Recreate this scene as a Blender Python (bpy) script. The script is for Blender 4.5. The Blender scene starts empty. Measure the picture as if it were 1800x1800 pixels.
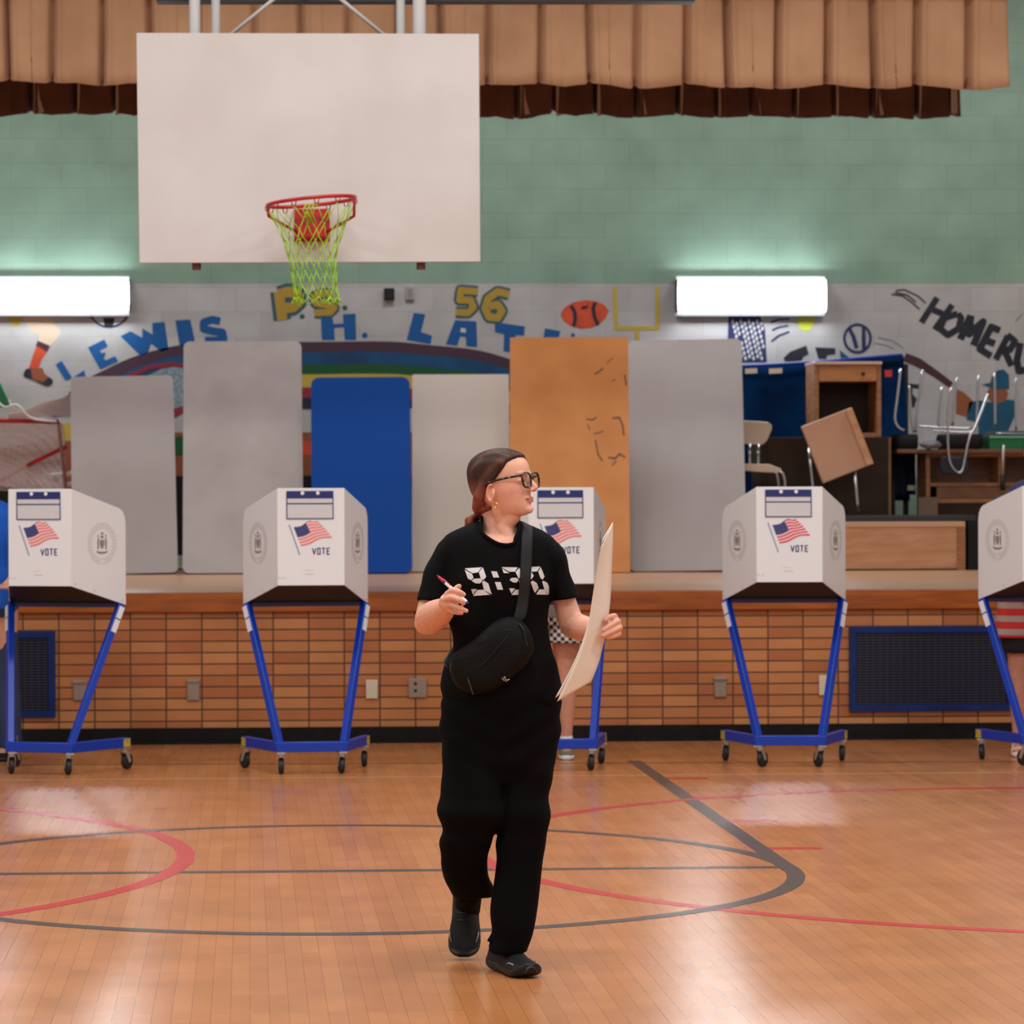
import bpy, bmesh, math, random
from mathutils import Vector, Matrix, Euler
from mathutils.bvhtree import BVHTree
from mathutils.geometry import tessellate_polygon
random.seed(7)
PI = math.pi
SC = bpy.context.scene
COL = SC.collection

# ------------------------------------------------------------------ camera
FPX, XP, YP = 5750.0, 721.0, 865.0
TH, RO, HC = math.radians(2.83), 0.00306, 1.52
FW = Vector((math.sin(TH), math.cos(TH), 0))
RT0 = Vector((math.cos(TH), -math.sin(TH), 0)); UP0 = Vector((0, 0, 1))
RT = RT0 * math.cos(RO) - UP0 * math.sin(RO)
UPV = UP0 * math.cos(RO) + RT0 * math.sin(RO)
CAMP = Vector((0, 0, HC))
cd = bpy.data.cameras.new('camera'); cam = bpy.data.objects.new('camera', cd); COL.objects.link(cam)
cam.matrix_world = Matrix(((RT.x, UPV.x, -FW.x, 0), (RT.y, UPV.y, -FW.y, 0), (RT.z, UPV.z, -FW.z, HC), (0, 0, 0, 1)))
cd.sensor_width = 36; cd.lens = FPX / 1800 * 36
cd.shift_x = (900 - XP) / 1800; cd.shift_y = (YP - 900) / 1800
cd.clip_end = 200
cd.dof.use_dof = True; cd.dof.focus_distance = 10.25; cd.dof.aperture_fstop = 8.5
SC.camera = cam

# ------------------------------------------------------------------ world, lamps, exposure
W = bpy.data.worlds.new('world'); SC.world = W; W.use_nodes = True
W.node_tree.nodes['Background'].inputs[0].default_value = (1.0, 0.99, 0.98, 1)
W.node_tree.nodes['Background'].inputs[1].default_value = 0.42
def area(name, loc, sx, sy, power, col=(1, 0.9, 0.8), rot=(0, 0, 0)):
    l = bpy.data.lights.new(name, 'AREA'); l.shape = 'RECTANGLE'; l.size = sx; l.size_y = sy
    l.energy = power; l.color = col
    o = bpy.data.objects.new(name, l); COL.objects.link(o); o.location = loc; o.rotation_euler = rot
    return o
for gx in (-4.5, 0.6, 5.6):
    for gy, pw in ((3.0, 150), (8.5, 150), (14.0, 158)):
        area('gym_ceiling_lamp', (gx, gy, 6.9), 1.6, 1.0, pw, (1, .985, .97))
for gx in (-2.6, 1.7, 6.0):
    area('stage_fill_light', (gx, 24.3, 6.2), 2.0, 1.0, 90, (.95, 0.96, 1.0))  # unseen fill lights added above the stage to brighten its dark interior
SC.view_settings.view_transform = 'Standard'; SC.view_settings.look = 'None'
SC.view_settings.gamma = 1; SC.view_settings.use_curve_mapping = False
SC.view_settings.exposure = 0.0

# ------------------------------------------------------------------ helpers
def ray(x, y): return FW + RT * ((x - XP) / FPX) - UPV * ((y - YP) / FPX)
def fl(x, y, z=0.0):
    d = ray(x, y); return CAMP + d * ((z - HC) / d.z)
def pl(x, y, Y):
    d = ray(x, y); return CAMP + d * (Y / d.y)

def lin(c):
    r = []
    for v in c:
        v /= 255.0
        r.append(v / 12.92 if v <= 0.04045 else ((v + 0.055) / 1.055) ** 2.4)
    return (r[0], r[1], r[2], 1.0)

def mat(name, c, rough=0.5, metal=0.0, spec=0.5, c2=None, ns=4.0, nd=3, bump=0.0, bs=60.0, bd=0.01, coat=0.0, sheen=0.0,
        stretch=None, trans=0.0, emit=0.0, cr=(0.35, 0.65), attr=None, rv=None):
    m = bpy.data.materials.new(name); m.use_nodes = True
    nt = m.node_tree; N = nt.nodes; L = nt.links; b = N['Principled BSDF']
    b.inputs['Base Color'].default_value = lin(c); b.inputs['Roughness'].default_value = rough
    b.inputs['Metallic'].default_value = metal; b.inputs['Specular IOR Level'].default_value = spec
    b.inputs['Coat Weight'].default_value = coat; b.inputs['Sheen Weight'].default_value = sheen
    b.inputs['Transmission Weight'].default_value = trans
    if emit:
        b.inputs['Emission Color'].default_value = lin(c); b.inputs['Emission Strength'].default_value = emit
    tc = N.new('ShaderNodeTexCoord'); vec = tc.outputs['Object']
    if stretch:
        mp = N.new('ShaderNodeMapping'); mp.inputs['Scale'].default_value = stretch
        L.new(vec, mp.inputs[0]); vec = mp.outputs[0]
    if c2 is not None:
        n = N.new('ShaderNodeTexNoise'); n.inputs['Scale'].default_value = ns; n.inputs['Detail'].default_value = nd
        L.new(vec, n.inputs['Vector'])
        r = N.new('ShaderNodeValToRGB'); r.color_ramp.elements[0].position = cr[0]; r.color_ramp.elements[1].position = cr[1]
        r.color_ramp.elements[0].color = lin(c); r.color_ramp.elements[1].color = lin(c2)
        L.new(n.outputs[0], r.inputs[0]); L.new(r.outputs[0], b.inputs['Base Color'])
    if attr:
        a = N.new('ShaderNodeAttribute'); a.attribute_name = attr
        mx = N.new('ShaderNodeMix'); mx.data_type = 'RGBA'; mx.blend_type = 'MULTIPLY'; mx.inputs[0].default_value = 1
        L.new(a.outputs['Color'], mx.inputs[6])
        n2 = N.new('ShaderNodeTexNoise'); n2.inputs['Scale'].default_value = ns; n2.inputs['Detail'].default_value = nd
        L.new(vec, n2.inputs['Vector'])
        r2 = N.new('ShaderNodeMapRange'); r2.inputs[1].default_value = .3; r2.inputs[2].default_value = .7
        r2.inputs[3].default_value = rv or .85; r2.inputs[4].default_value = 1.08
        L.new(n2.outputs[0], r2.inputs[0]); L.new(r2.outputs[0], mx.inputs[7])
        L.new(mx.outputs[2], b.inputs['Base Color'])
    if bump:
        n = N.new('ShaderNodeTexNoise'); n.inputs['Scale'].default_value = bs; n.inputs['Detail'].default_value = 4
        L.new(vec, n.inputs['Vector'])
        bp = N.new('ShaderNodeBump'); bp.inputs['Strength'].default_value = bump; bp.inputs['Distance'].default_value = bd
        L.new(n.outputs[0], bp.inputs['Height']); L.new(bp.outputs[0], b.inputs['Normal'])
    return m

def tag(o, label=None, cat=None, group=None, kind=None):
    if label: o['label'] = label
    if cat: o['category'] = cat
    if group: o['group'] = group
    if kind: o['kind'] = kind
    return o

def thing(name, label, cat, loc=(0, 0, 0), rz=0.0, group=None):
    o = bpy.data.objects.new(name, None); COL.objects.link(o)
    o.location = loc; o.rotation_euler = (0, 0, rz); o.empty_display_size = 0.1
    return tag(o, label, cat, group)

def copy_tree(o, parent=None):
    c = o.copy(); COL.objects.link(c); c.parent = parent
    for ch in [x for x in bpy.data.objects if x.parent == o]:
        copy_tree(ch, c)
    return c

def root_inv(p):
    while p.parent: p = p.parent
    return (Matrix.Translation(p.location) @ p.rotation_euler.to_matrix().to_4x4()).inverted()

class MB:
    def __init__(s): s.v = []; s.f = []; s.c = {}
    def add(s, vs, fs, M=None):
        b = len(s.v)
        s.v += [(M @ Vector(v)) if M else Vector(v) for v in vs]
        s.f += [tuple(i + b for i in f) for f in fs]
        return s
    def box(s, lo, hi, M=None):
        x0, y0, z0 = lo; x1, y1, z1 = hi
        return s.add([(x0, y0, z0), (x1, y0, z0), (x1, y1, z0), (x0, y1, z0), (x0, y0, z1), (x1, y0, z1), (x1, y1, z1), (x0, y1, z1)],
                     [(0, 3, 2, 1), (4, 5, 6, 7), (0, 1, 5, 4), (1, 2, 6, 5), (2, 3, 7, 6), (3, 0, 4, 7)], M)
    def loft(s, rings, cap=True, closed=True, M=None):
        n = len(rings[0]); vs = [Vector(p) for r in rings for p in r]; fs = []
        for i in range(len(rings) - 1):
            for j in range(n if closed else n - 1):
                a = i * n + j; b = i * n + (j + 1) % n
                fs.append((a, b, b + n, a + n))
        if cap:
            c0 = sum((Vector(p) for p in rings[0]), Vector()) / n; c1 = sum((Vector(p) for p in rings[-1]), Vector()) / n
            vs += [c0, c1]; k = len(vs)
            for j in range(n):
                fs.append((k - 2, (j + 1) % n, j)); fs.append((k - 1, (len(rings) - 1) * n + j, (len(rings) - 1) * n + (j + 1) % n))
        return s.add(vs, fs, M)
    def tube(s, path, r, n=10, cap=True, ry=None, M=None, up=None):
        P = [Vector(p) for p in path]; R = r if isinstance(r, (list, tuple)) else [r] * len(P)
        T = []
        for i in range(len(P)):
            t = (P[min(i + 1, len(P) - 1)] - P[max(i - 1, 0)])
            T.append(t.normalized() if t.length > 1e-9 else Vector((0, 0, 1)))
        u = Vector(up) if up else (Vector((0, 0, 1)) if abs(T[0].z) < .9 else Vector((1, 0, 0)))
        rings = []
        for i, p in enumerate(P):
            u = (u - T[i] * u.dot(T[i]));
            u = u.normalized() if u.length > 1e-6 else T[i].orthogonal().normalized()
            w = T[i].cross(u); a = R[i]; b = a if ry is None else (ry[i] if isinstance(ry, (list, tuple)) else ry)
            rings.append([p + w * (a * math.cos(2 * PI * k / n)) + u * (b * math.sin(2 * PI * k / n)) for k in range(n)])
        return s.loft(rings, cap, True, M)
    def ball(s, c, r, n=12, m=8, M=None, rot=None):
        c = Vector(c); r = r if isinstance(r, (tuple, list)) else (r, r, r); rings = []
        for i in range(m + 1):
            t = PI * (i + .02 * (1 if i == 0 else (-1 if i == m else 0))) / m
            rr = []
            for k in range(n):
                p = Vector((r[0] * math.sin(t) * math.cos(2 * PI * k / n), r[1] * math.sin(t) * math.sin(2 * PI * k / n), -r[2] * math.cos(t)))
                if rot: p = rot @ p
                rr.append(c + p)
            rings.append(rr)
        return s.loft(rings, True, True, M)
    def prism(s, poly, d, M=None):
        """poly: list of 3D points (planar); d: extrusion vector"""
        P = [Vector(p) for p in poly]; n = len(P); d = Vector(d)
        tris = tessellate_polygon([P])
        fs = [tuple(t) for t in tris] + [tuple(i + n for i in reversed(t)) for t in tris]
        for i in range(n):
            j = (i + 1) % n; fs.append((i, j, j + n, i + n))
        return s.add(P + [p + d for p in P], fs, M)
    def flat(s, poly, M=None):
        P = [Vector(p) for p in poly]
        return s.add(P, [tuple(t) for t in tessellate_polygon([P])], M)
    def mesh(s, name, M=None, smooth=False, fix=True):
        me = bpy.data.meshes.new(name)
        vs = [(M @ v) if M else v for v in s.v]
        me.from_pydata([tuple(v) for v in vs], [], s.f); me.update()
        if fix:
            bm = bmesh.new(); bm.from_mesh(me); bmesh.ops.recalc_face_normals(bm, faces=bm.faces); bm.to_mesh(me); bm.free()
        if smooth:
            for p in me.polygons: p.use_smooth = True
        return me
    def build(s, name, m, parent=None, smooth=False, world=False, bevel=0, seg=2, auto=None, fix=True):
        M = root_inv(parent) if (parent and world) else None
        me = s.mesh(name, M, smooth, fix); me.materials.append(m)
        o = bpy.data.objects.new(name, me); COL.objects.link(o)
        if parent: o.parent = parent
        if bevel:
            b = o.modifiers.new('bevel', 'BEVEL'); b.width = bevel; b.segments = seg; b.limit_method = 'ANGLE'; b.angle_limit = math.radians(40)
            for p in me.polygons: p.use_smooth = True
        if auto or bevel:
            try: me.set_sharp_from_angle(angle=math.radians(auto or 40))
            except Exception: pass
        return o

def remesh(mb, voxel, smooth_it=2, M=None):
    me = mb.mesh('tmp', M); o = bpy.data.objects.new('tmp', me); COL.objects.link(o)
    r = o.modifiers.new('r', 'REMESH'); r.mode = 'VOXEL'; r.voxel_size = voxel; r.use_smooth_shade = True
    if smooth_it:
        q = o.modifiers.new('s', 'SMOOTH'); q.factor = 0.5; q.iterations = smooth_it
    dg = bpy.context.evaluated_depsgraph_get(); dg.update()
    nm = bpy.data.meshes.new_from_object(o.evaluated_get(dg))
    bpy.data.objects.remove(o)
    for p in nm.polygons: p.use_smooth = True
    return nm

def link(name, me, m, parent=None):
    me.name = name; me.materials.clear(); me.materials.append(m)
    o = bpy.data.objects.new(name, me); COL.objects.link(o)
    if parent: o.parent = parent
    return o

def ell(cx, cy, z, rx, ry, n=32, p=2.0, yf=None):
    """horizontal superellipse ring"""
    out = []
    for k in range(n):
        a = 2 * PI * k / n; c, s_ = math.cos(a), math.sin(a)
        out.append(Vector((cx + rx * math.copysign(abs(c) ** (2 / p), c), cy + ry * math.copysign(abs(s_) ** (2 / p), s_), z)))
    return out

def interp(tab, n):
    """catmull-rom resample of a table of tuples"""
    out = []; m = len(tab)
    for i in range(m - 1):
        p0, p1, p2, p3 = tab[max(i - 1, 0)], tab[i], tab[i + 1], tab[min(i + 2, m - 1)]
        for k in range(n):
            t = k / n
            out.append(tuple(0.5 * (2 * b + (c - a) * t + (2 * a - 5 * b + 4 * c - d) * t * t + (3 * b - a - 3 * c + d) * t ** 3)
                             for a, b, c, d in zip(p0, p1, p2, p3)))
    out.append(tuple(tab[-1])); return out
def vint(pts, n): return [Vector(p) for p in interp([tuple(p) for p in pts], n)]

# ------------------------------------------------------------------ materials
M = {}
M['white_plastic'] = mat('white_plastic', (226, 225, 226), .22, spec=.5)
M['board'] = mat('board', (204, 199, 196), .5, c2=(195, 188, 182), ns=1.6, nd=3)
M['blue_metal'] = mat('blue_metal', (0, 52, 162), .35, spec=.5)
M['navy'] = mat('navy', (30, 42, 105), .4)
M['tray'] = mat('tray', (14, 13, 32), .5, spec=.3)
M['clear'] = mat('clear', (205, 202, 204), .1, bump=.5, bs=40, bd=.004)
M['chrome'] = mat('chrome', (200, 200, 205), .2, metal=1)
M['zinc'] = mat('zinc', (190, 182, 172), .4, metal=.7)
M['rubber'] = mat('rubber', (22, 21, 22), .6)
M['yellow_label'] = mat('yellow_label', (205, 175, 40), .5, c2=(150, 130, 60), ns=80)
M['tape'] = mat('tape', (215, 210, 212), .5)
M['flag_red'] = mat('flag_red', (222, 120, 122), .4)
M['flag_pale'] = mat('flag_pale', (232, 196, 192), .4)
M['ink'] = mat('ink', (42, 48, 110), .5)
M['ink_pale'] = mat('ink_pale', (140, 145, 185), .5)
M['seal'] = mat('seal', (196, 188, 185), .4)
M['seal_dark'] = mat('seal_dark', (140, 130, 130), .4)
M['red_metal'] = mat('red_metal', (190, 22, 30), .35, c2=(160, 18, 22), ns=20)
M['net_green'] = mat('net_green', (150, 196, 38), .6)
M['rust'] = mat('rust', (110, 70, 60), .6)
M['pole'] = mat('pole', (196, 192, 190), .35)
M['black_steel'] = mat('black_steel', (14, 13, 13), .5)
M['valance'] = mat('valance', (206, 162, 124), .85, c2=(188, 144, 106), ns=2.2, nd=5, bump=.25, bs=180, bd=.004, sheen=.3)
M['valance_back'] = mat('valance_back', (96, 52, 26), .85, c2=(76, 38, 18), ns=4, sheen=.2)
M['lining'] = mat('lining', (176, 150, 130), .85)
M['stain'] = mat('stain', (120, 72, 48), .9)
M['table_grey'] = mat('table_grey', (176, 168, 166), .5, c2=(168, 158, 156), ns=1.5, bump=.1, bs=300)
M['table_grey_pale'] = mat('table_grey_pale', (186, 178, 176), .42, c2=(174, 165, 163), ns=2.5)
M['table_blue'] = mat('table_blue', (0, 70, 156), .6, spec=.2, bump=.1, bs=300)
M['table_cream'] = mat('table_cream', (208, 197, 186), .5)
M['edge_dark'] = mat('edge_dark', (45, 42, 45), .5)
M['plywood'] = mat('plywood', (224, 150, 84), .55, c2=(210, 136, 70), ns=3, nd=5)
M['scuff'] = mat('scuff', (128, 92, 70), .7)
M['wood'] = mat('wood', (176, 122, 78), .5, c2=(150, 98, 60), ns=5, nd=4, stretch=(1, 1, 7))
M['wood_light'] = mat('wood_light', (216, 162, 122), .45, c2=(198, 142, 100), ns=3, nd=4, stretch=(1, 1, 6))
M['wood_dark'] = mat('wood_dark', (54, 33, 20), .6, spec=.25, c2=(44, 27, 16), ns=6)
M['wood_shelf'] = mat('wood_shelf', (132, 88, 56), .5, c2=(112, 72, 44), ns=6)
M['laminate_tan'] = mat('laminate_tan', (208, 160, 128), .5)
M['cream_plastic'] = mat('cream_plastic', (206, 182, 160), .4)
M['navy_plastic'] = mat('navy_plastic', (6, 9, 30), .25)
M['blue_cloth'] = mat('blue_cloth', (0, 56, 108), .8, spec=.1, c2=(0, 30, 66), ns=1.6, nd=2)
M['blue_rope'] = mat('blue_rope', (14, 60, 170), .6)
M['black_cloth'] = mat('black_cloth', (14, 14, 18), .8)
M['green_plastic'] = mat('green_plastic', (0, 110, 60), .5)
M['grille_blue'] = mat('grille_blue', (8, 44, 108), .5, spec=.3, c2=(6, 36, 90), ns=9)
M['grille_dark'] = mat('grille_dark', (22, 22, 34), .6)
M['steel_plate'] = mat('steel_plate', (168, 152, 138), .35, metal=.6)
M['plate_white'] = mat('plate_white', (220, 205, 180), .5)
M['fix_white'] = mat('fix_white', (225, 228, 235), .4)
M['paper'] = mat('paper', (240, 229, 214), .6)
M['white'] = mat('white', (228, 228, 228), .5)
M['black'] = mat('black', (14, 13, 13), .5)

def brickmat(name, c1, c2, mort, bw, rh, ms, off, ax, phase=(0, 0), rough=.7, bump=.3, bias=0, split=None, wob=0):
    m = bpy.data.materials.new(name); m.use_nodes = True; nt = m.node_tree; N = nt.nodes; L = nt.links; b = N['Principled BSDF']
    tc = N.new('ShaderNodeTexCoord'); sp = N.new('ShaderNodeSeparateXYZ'); cb = N.new('ShaderNodeCombineXYZ')
    L.new(tc.outputs['Object'], sp.inputs[0])
    for i, (a, ph) in enumerate(zip(ax, phase)):
        ad = N.new('ShaderNodeMath'); ad.operation = 'ADD'; ad.inputs[1].default_value = ph
        L.new(sp.outputs[a], ad.inputs[0]); L.new(ad.outputs[0], cb.inputs[i])
    br = N.new('ShaderNodeTexBrick'); br.offset = off; br.inputs['Scale'].default_value = 1
    br.inputs['Brick Width'].default_value = bw; br.inputs['Row Height'].default_value = rh
    br.inputs['Mortar Size'].default_value = ms; br.inputs['Mortar Smooth'].default_value = .3; br.inputs['Bias'].default_value = bias
    br.inputs['Color1'].default_value = lin(c1); br.inputs['Color2'].default_value = lin(c2); br.inputs['Mortar'].default_value = lin(mort)
    L.new(cb.outputs[0], br.inputs['Vector'])
    no = N.new('ShaderNodeTexNoise'); no.inputs['Scale'].default_value = 3; no.inputs['Detail'].default_value = 6
    L.new(tc.outputs['Object'], no.inputs['Vector'])
    mr = N.new('ShaderNodeMapRange'); mr.inputs[1].default_value = .3; mr.inputs[2].default_value = .7; mr.inputs[3].default_value = .86; mr.inputs[4].default_value = 1.08
    L.new(no.outputs[0], mr.inputs[0])
    mx = N.new('ShaderNodeMix'); mx.data_type = 'RGBA'; mx.blend_type = 'MULTIPLY'; mx.inputs[0].default_value = 1
    L.new(br.outputs['Color'], mx.inputs[6]); L.new(mr.outputs[0], mx.inputs[7])
    L.new(mx.outputs[2], b.inputs['Base Color']); b.inputs['Roughness'].default_value = rough
    iv = N.new('ShaderNodeMath'); iv.operation = 'MULTIPLY_ADD'; iv.inputs[1].default_value = -1; iv.inputs[2].default_value = 1
    L.new(br.outputs['Fac'], iv.inputs[0])
    bp = N.new('ShaderNodeBump'); bp.inputs['Strength'].default_value = bump; bp.inputs['Distance'].default_value = .01
    L.new(iv.outputs[0], bp.inputs['Height']); L.new(bp.outputs[0], b.inputs['Normal'])
    return m, mx, b, br, sp
M['brick'] = brickmat('brick', (204, 136, 80), (176, 100, 54), (88, 58, 36), 0.2155, .069, .0055, 0, ('X', 'Z'), (.069, 0), .6, .35)[0]

# painted block wall: green above and at the foot, grey-white mural band between
mw, mx, bsdf, brn, spn = brickmat('wall_paint', (140, 172, 152), (136, 168, 149), (128, 158, 140), .4064, .2032, .004, .5, ('X', 'Z'), (.1, .045), .55, .32)
N, L = mw.node_tree.nodes, mw.node_tree.links
g1 = N.new('ShaderNodeMath'); g1.operation = 'GREATER_THAN'; g1.inputs[1].default_value = 3.235
g2 = N.new('ShaderNodeMath'); g2.operation = 'LESS_THAN'; g2.inputs[1].default_value = 1.62
L.new(spn.outputs['Z'], g1.inputs[0]); L.new(spn.outputs['Z'], g2.inputs[0])
ga = N.new('ShaderNodeMath'); ga.operation = 'ADD'; L.new(g1.outputs[0], ga.inputs[0]); L.new(g2.outputs[0], ga.inputs[1])
br2 = N.new('ShaderNodeTexBrick'); br2.offset = .5
for k in ('Scale', 'Brick Width', 'Row Height', 'Mortar Size', 'Mortar Smooth'): br2.inputs[k].default_value = brn.inputs[k].default_value
br2.inputs['Color1'].default_value = lin((192, 191, 190)); br2.inputs['Color2'].default_value = lin((182, 180, 178)); br2.inputs['Mortar'].default_value = lin((178, 176, 175))
L.new(brn.inputs['Vector'].links[0].from_socket, br2.inputs['Vector'])
mm = N.new('ShaderNodeMix'); mm.data_type = 'RGBA'; L.new(ga.outputs[0], mm.inputs[0]); L.new(br2.outputs['Color'], mm.inputs[6]); L.new(brn.outputs['Color'], mm.inputs[7])
L.new(mm.outputs[2], mx.inputs[6])
M['wall_paint'] = mw

# maple gym floor: narrow strips running away from the stage edge, satin varnish
mf, mx, bsdf, brn, spn = brickmat('gym_floor', (196, 128, 78), (186, 117, 68), (156, 94, 52), .9, .0571, .0011, .37, ('Y', 'X'), (0, 0), .3, .0)
M['gym_floor'] = mf
FLOOR_BSDF = bsdf
bsdf.inputs['Roughness'].default_value = .27; bsdf.inputs['Specular IOR Level'].default_value = .5
N, L = mf.node_tree.nodes, mf.node_tree.links
tcf = N.new('ShaderNodeTexCoord'); mpf = N.new('ShaderNodeMapping'); mpf.inputs['Scale'].default_value = (22, 1.2, 1)
nf = N.new('ShaderNodeTexNoise'); nf.inputs['Scale'].default_value = 1.5; nf.inputs['Detail'].default_value = 5
L.new(tcf.outputs['Object'], mpf.inputs[0]); L.new(mpf.outputs[0], nf.inputs['Vector'])
mrf = N.new('ShaderNodeMapRange'); mrf.inputs[1].default_value = .3; mrf.inputs[2].default_value = .7; mrf.inputs[3].default_value = .23; mrf.inputs[4].default_value = .265
L.new(nf.outputs[0], mrf.inputs[0]); L.new(mrf.outputs[0], bsdf.inputs['Roughness'])
M['stage_floor'] = mat('stage_floor', (206, 160, 126), .35, c2=(190, 142, 106), ns=2, nd=4, stretch=(1, 8, 1))
M['nosing'] = mat('nosing', (172, 90, 24), .4, c2=(140, 70, 22), ns=3, nd=6, stretch=(1, 1, 9))
M['baseboard'] = mat('baseboard', (14, 12, 12), .6, spec=.2, c2=(24, 20, 18), ns=14)
M['line_black'] = mat('line_black', (78, 68, 66), .3)
M['line_dark'] = mat('line_dark', (70, 36, 18), .4)
M['line_red'] = mat('line_red', (196, 56, 58), .3)
M['line_white'] = mat('line_white', (224, 184, 150), .35)
M['plain_wall'] = mat('plain_wall', (170, 160, 145), .8)

# ------------------------------------------------------------------ structure
YS, YB, ZS = 19.83, 26.9, 0.915      # stage front, back wall, stage height
XL, XR = -5.2, 8.4
def struct(name, mb, m, **k):
    o = mb.build(name, m, **k); o['kind'] = 'structure'; return o
floor = struct('floor', MB().box((-9, -2, -.1), (12, YS, 0)), M['gym_floor'])
struct('floor_stage', MB().box((XL, YS, ZS - .1), (XR, YB, ZS)), M['stage_floor'])
struct('trim_1', MB().box((-9, YS - .035, ZS - .118), (12, YS + .05, ZS + .001)), M['nosing'], bevel=.006)
struct('wall_front', MB().box((-9, YS, 0), (12, YS + .1, ZS - .1)), M['brick'])
struct('baseboard_front', MB().box((-9, YS - .018, 0), (12, YS, .098)).box((-9, YS - .04, 0), (12, YS - .018, .02)), M['baseboard'])
wall_back = struct('wall_back', MB().box((XL, YB, 0), (XR, YB + .2, 6.4)), M['wall_paint'])
struct('wall_left', MB().box((XL - .2, YS, ZS), (XL, YB + .2, 6.4)), M['plain_wall'])
struct('wall_right', MB().box((XR, YS, ZS), (XR + .2, YB + .2, 6.4)), M['plain_wall'])
struct('ceiling', MB().box((XL, YS, 6.4), (XR, YB + .2, 6.6)), M['plain_wall'])
struct('wall_proscenium', MB().box((-9, YS + .05, 4.75), (12, YS + .25, 7.4)).box((-9, YS + .05, ZS + .002), (XL - .2, YS + .25, 4.75)).box((XR + .2, YS + .05, ZS + .002), (12, YS + .25, 4.75)), M['plain_wall'])

# floor markings (paint on the floor: children of the floor)
def floor_line(polys, m, z=.0008, name='court_line'):
    mb = MB()
    for p in polys: mb.add([(x, y, z) for x, y in p], [tuple(range(len(p)))])
    return mb.build(name, m, floor, fix=False)
def rect(x0, y0, x1, y1): return [(x0, y0), (x1, y0), (x1, y1), (x0, y1)]
def arc(cx, cy, r0, r1, a0, a1, n=96):
    out = []
    for i in range(n):
        a, b = a0 + (a1 - a0) * i / n, a0 + (a1 - a0) * (i + 1) / n
        out.append([(cx + r0 * math.cos(a), cy + r0 * math.sin(a)), (cx + r1 * math.cos(a), cy + r1 * math.sin(a)),
                    (cx + r1 * math.cos(b), cy + r1 * math.sin(b)), (cx + r0 * math.cos(b), cy + r0 * math.sin(b))])
    return out
floor_line([rect(2.13, 13.0, 2.207, 18.38)], M['line_black'])
floor_line([rect(-1.53, 13.0, -1.453, 18.38)], M['line_black'])
floor_line([rect(-1.453, 13.09, 2.13, 13.165)], M['line_black'])
floor_line(arc(.338, 13.09, 1.80, 1.872, 0, 2 * PI, 160), M['line_black'], .0012)
floor_line(arc(-3.143, 13.671, 2.84, 2.915, 0, 2 * PI, 200), M['line_red'], .0010)
floor_line(arc(3.756, 13.73, 2.765, 2.84, 0, 2 * PI, 200), M['line_red'], .0010)
for yy in (13.82, 14.98, 16.13, 17.235):
    floor_line([rect(2.207, yy - .04, 2.43, yy + .04)], M['line_red'], .0011, 'lane_mark')
floor_line([[(-8, 18.72), (11, 17.78), (11, 17.81), (-8, 18.75)]], M['line_dark'], .0006)
floor_line([[(-8, 17.38), (11, 17.45), (11, 17.47), (-8, 17.40)]], M['line_white'], .0007)

# ------------------------------------------------------------------ mural on the back wall
M_blue = mat('mural_blue', (0, 86, 152), .6); M_dk = mat('mural_dark', (36, 42, 56), .6, c2=(24, 28, 40), ns=6)
M_pur = mat('mural_purple', (72, 46, 62), .6); M_gr = mat('mural_green', (20, 84, 44), .6); M_bl2 = mat('mural_deep_blue', (10, 78, 126), .6, c2=(14, 62, 100), ns=4)
M_yel = mat('mural_yellow', (196, 170, 66), .6); M_gold = mat('mural_gold', (178, 146, 52), .6); M_out = mat('mural_outline', (48, 88, 98), .6)
M_red = mat('mural_red', (140, 40, 54), .6); M_or = mat('mural_orange', (222, 88, 52), .6, c2=(204, 74, 44), ns=8); M_skin = mat('mural_skin', (216, 192, 168), .6)
M_ind = mat('mural_indigo', (34, 44, 92), .6); M_brn = mat('mural_brown', (150, 84, 54), .6); M_lime = mat('mural_lime', (196, 204, 62), .6)
M_mar = mat('mural_maroon', (74, 38, 50), .6); M_wht = mat('mural_pale', (206, 206, 204), .6); M_teal = mat('mural_teal', (0, 88, 118), .6, c2=(0, 74, 108), ns=6)
M_pb = mat('mural_pale_blue', (150, 168, 178), .6, c2=(110, 134, 142), ns=40); M_grey = mat('mural_grey', (128, 126, 122), .6)
mural = thing('wall_mural', 'painted sports mural with blue and yellow letters and a rainbow on the block wall', 'mural', (2.2, YB, 2.2))
def wp(x, y, l): return pl(x, y, YB - .0015 - .0012 * l)
def mpoly(name, pts, m, l=1):
    mb = MB(); P = [wp(x, y, l) for x, y in pts]; mb.flat(P); return mb.build(name, m, mural, world=True, fix=False)
def disc(c, r, n=24, sx=1, sy=1): return [(c[0] + r * sx * math.cos(2 * PI * i / n), c[1] + r * sy * math.sin(2 * PI * i / n)) for i in range(n)]
def stroke_polys(pts, w, n=10):
    out = []; ws = w if isinstance(w, (list, tuple)) else [w] * len(pts)
    for i in range(len(pts) - 1):
        (x0, y0), (x1, y1) = pts[i], pts[i + 1]; d = math.hypot(x1 - x0, y1 - y0) or 1; nx, ny = -(y1 - y0) / d, (x1 - x0) / d
        a, b = ws[i] / 2, ws[i + 1] / 2
        out.append([(x0 + nx * a, y0 + ny * a), (x1 + nx * b, y1 + ny * b), (x1 - nx * b, y1 - ny * b), (x0 - nx * a, y0 - ny * a)])
    for i in range(1, len(pts) - 1): out.append(disc(pts[i], ws[i] / 2, n))
    return out
_sn = [0]
def SN():
    _sn[0] = (_sn[0] + 1) % 90; return _sn[0] * .01
def mstroke(name, lines, w, m, l=1):
    mb = MB()
    for ln in lines:
        for i_, q in enumerate(stroke_polys(ln, w)): mb.flat([wp(x, y, l + SN()) for x, y in q])
    return mb.build(name, m, mural, world=True, fix=False)
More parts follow.
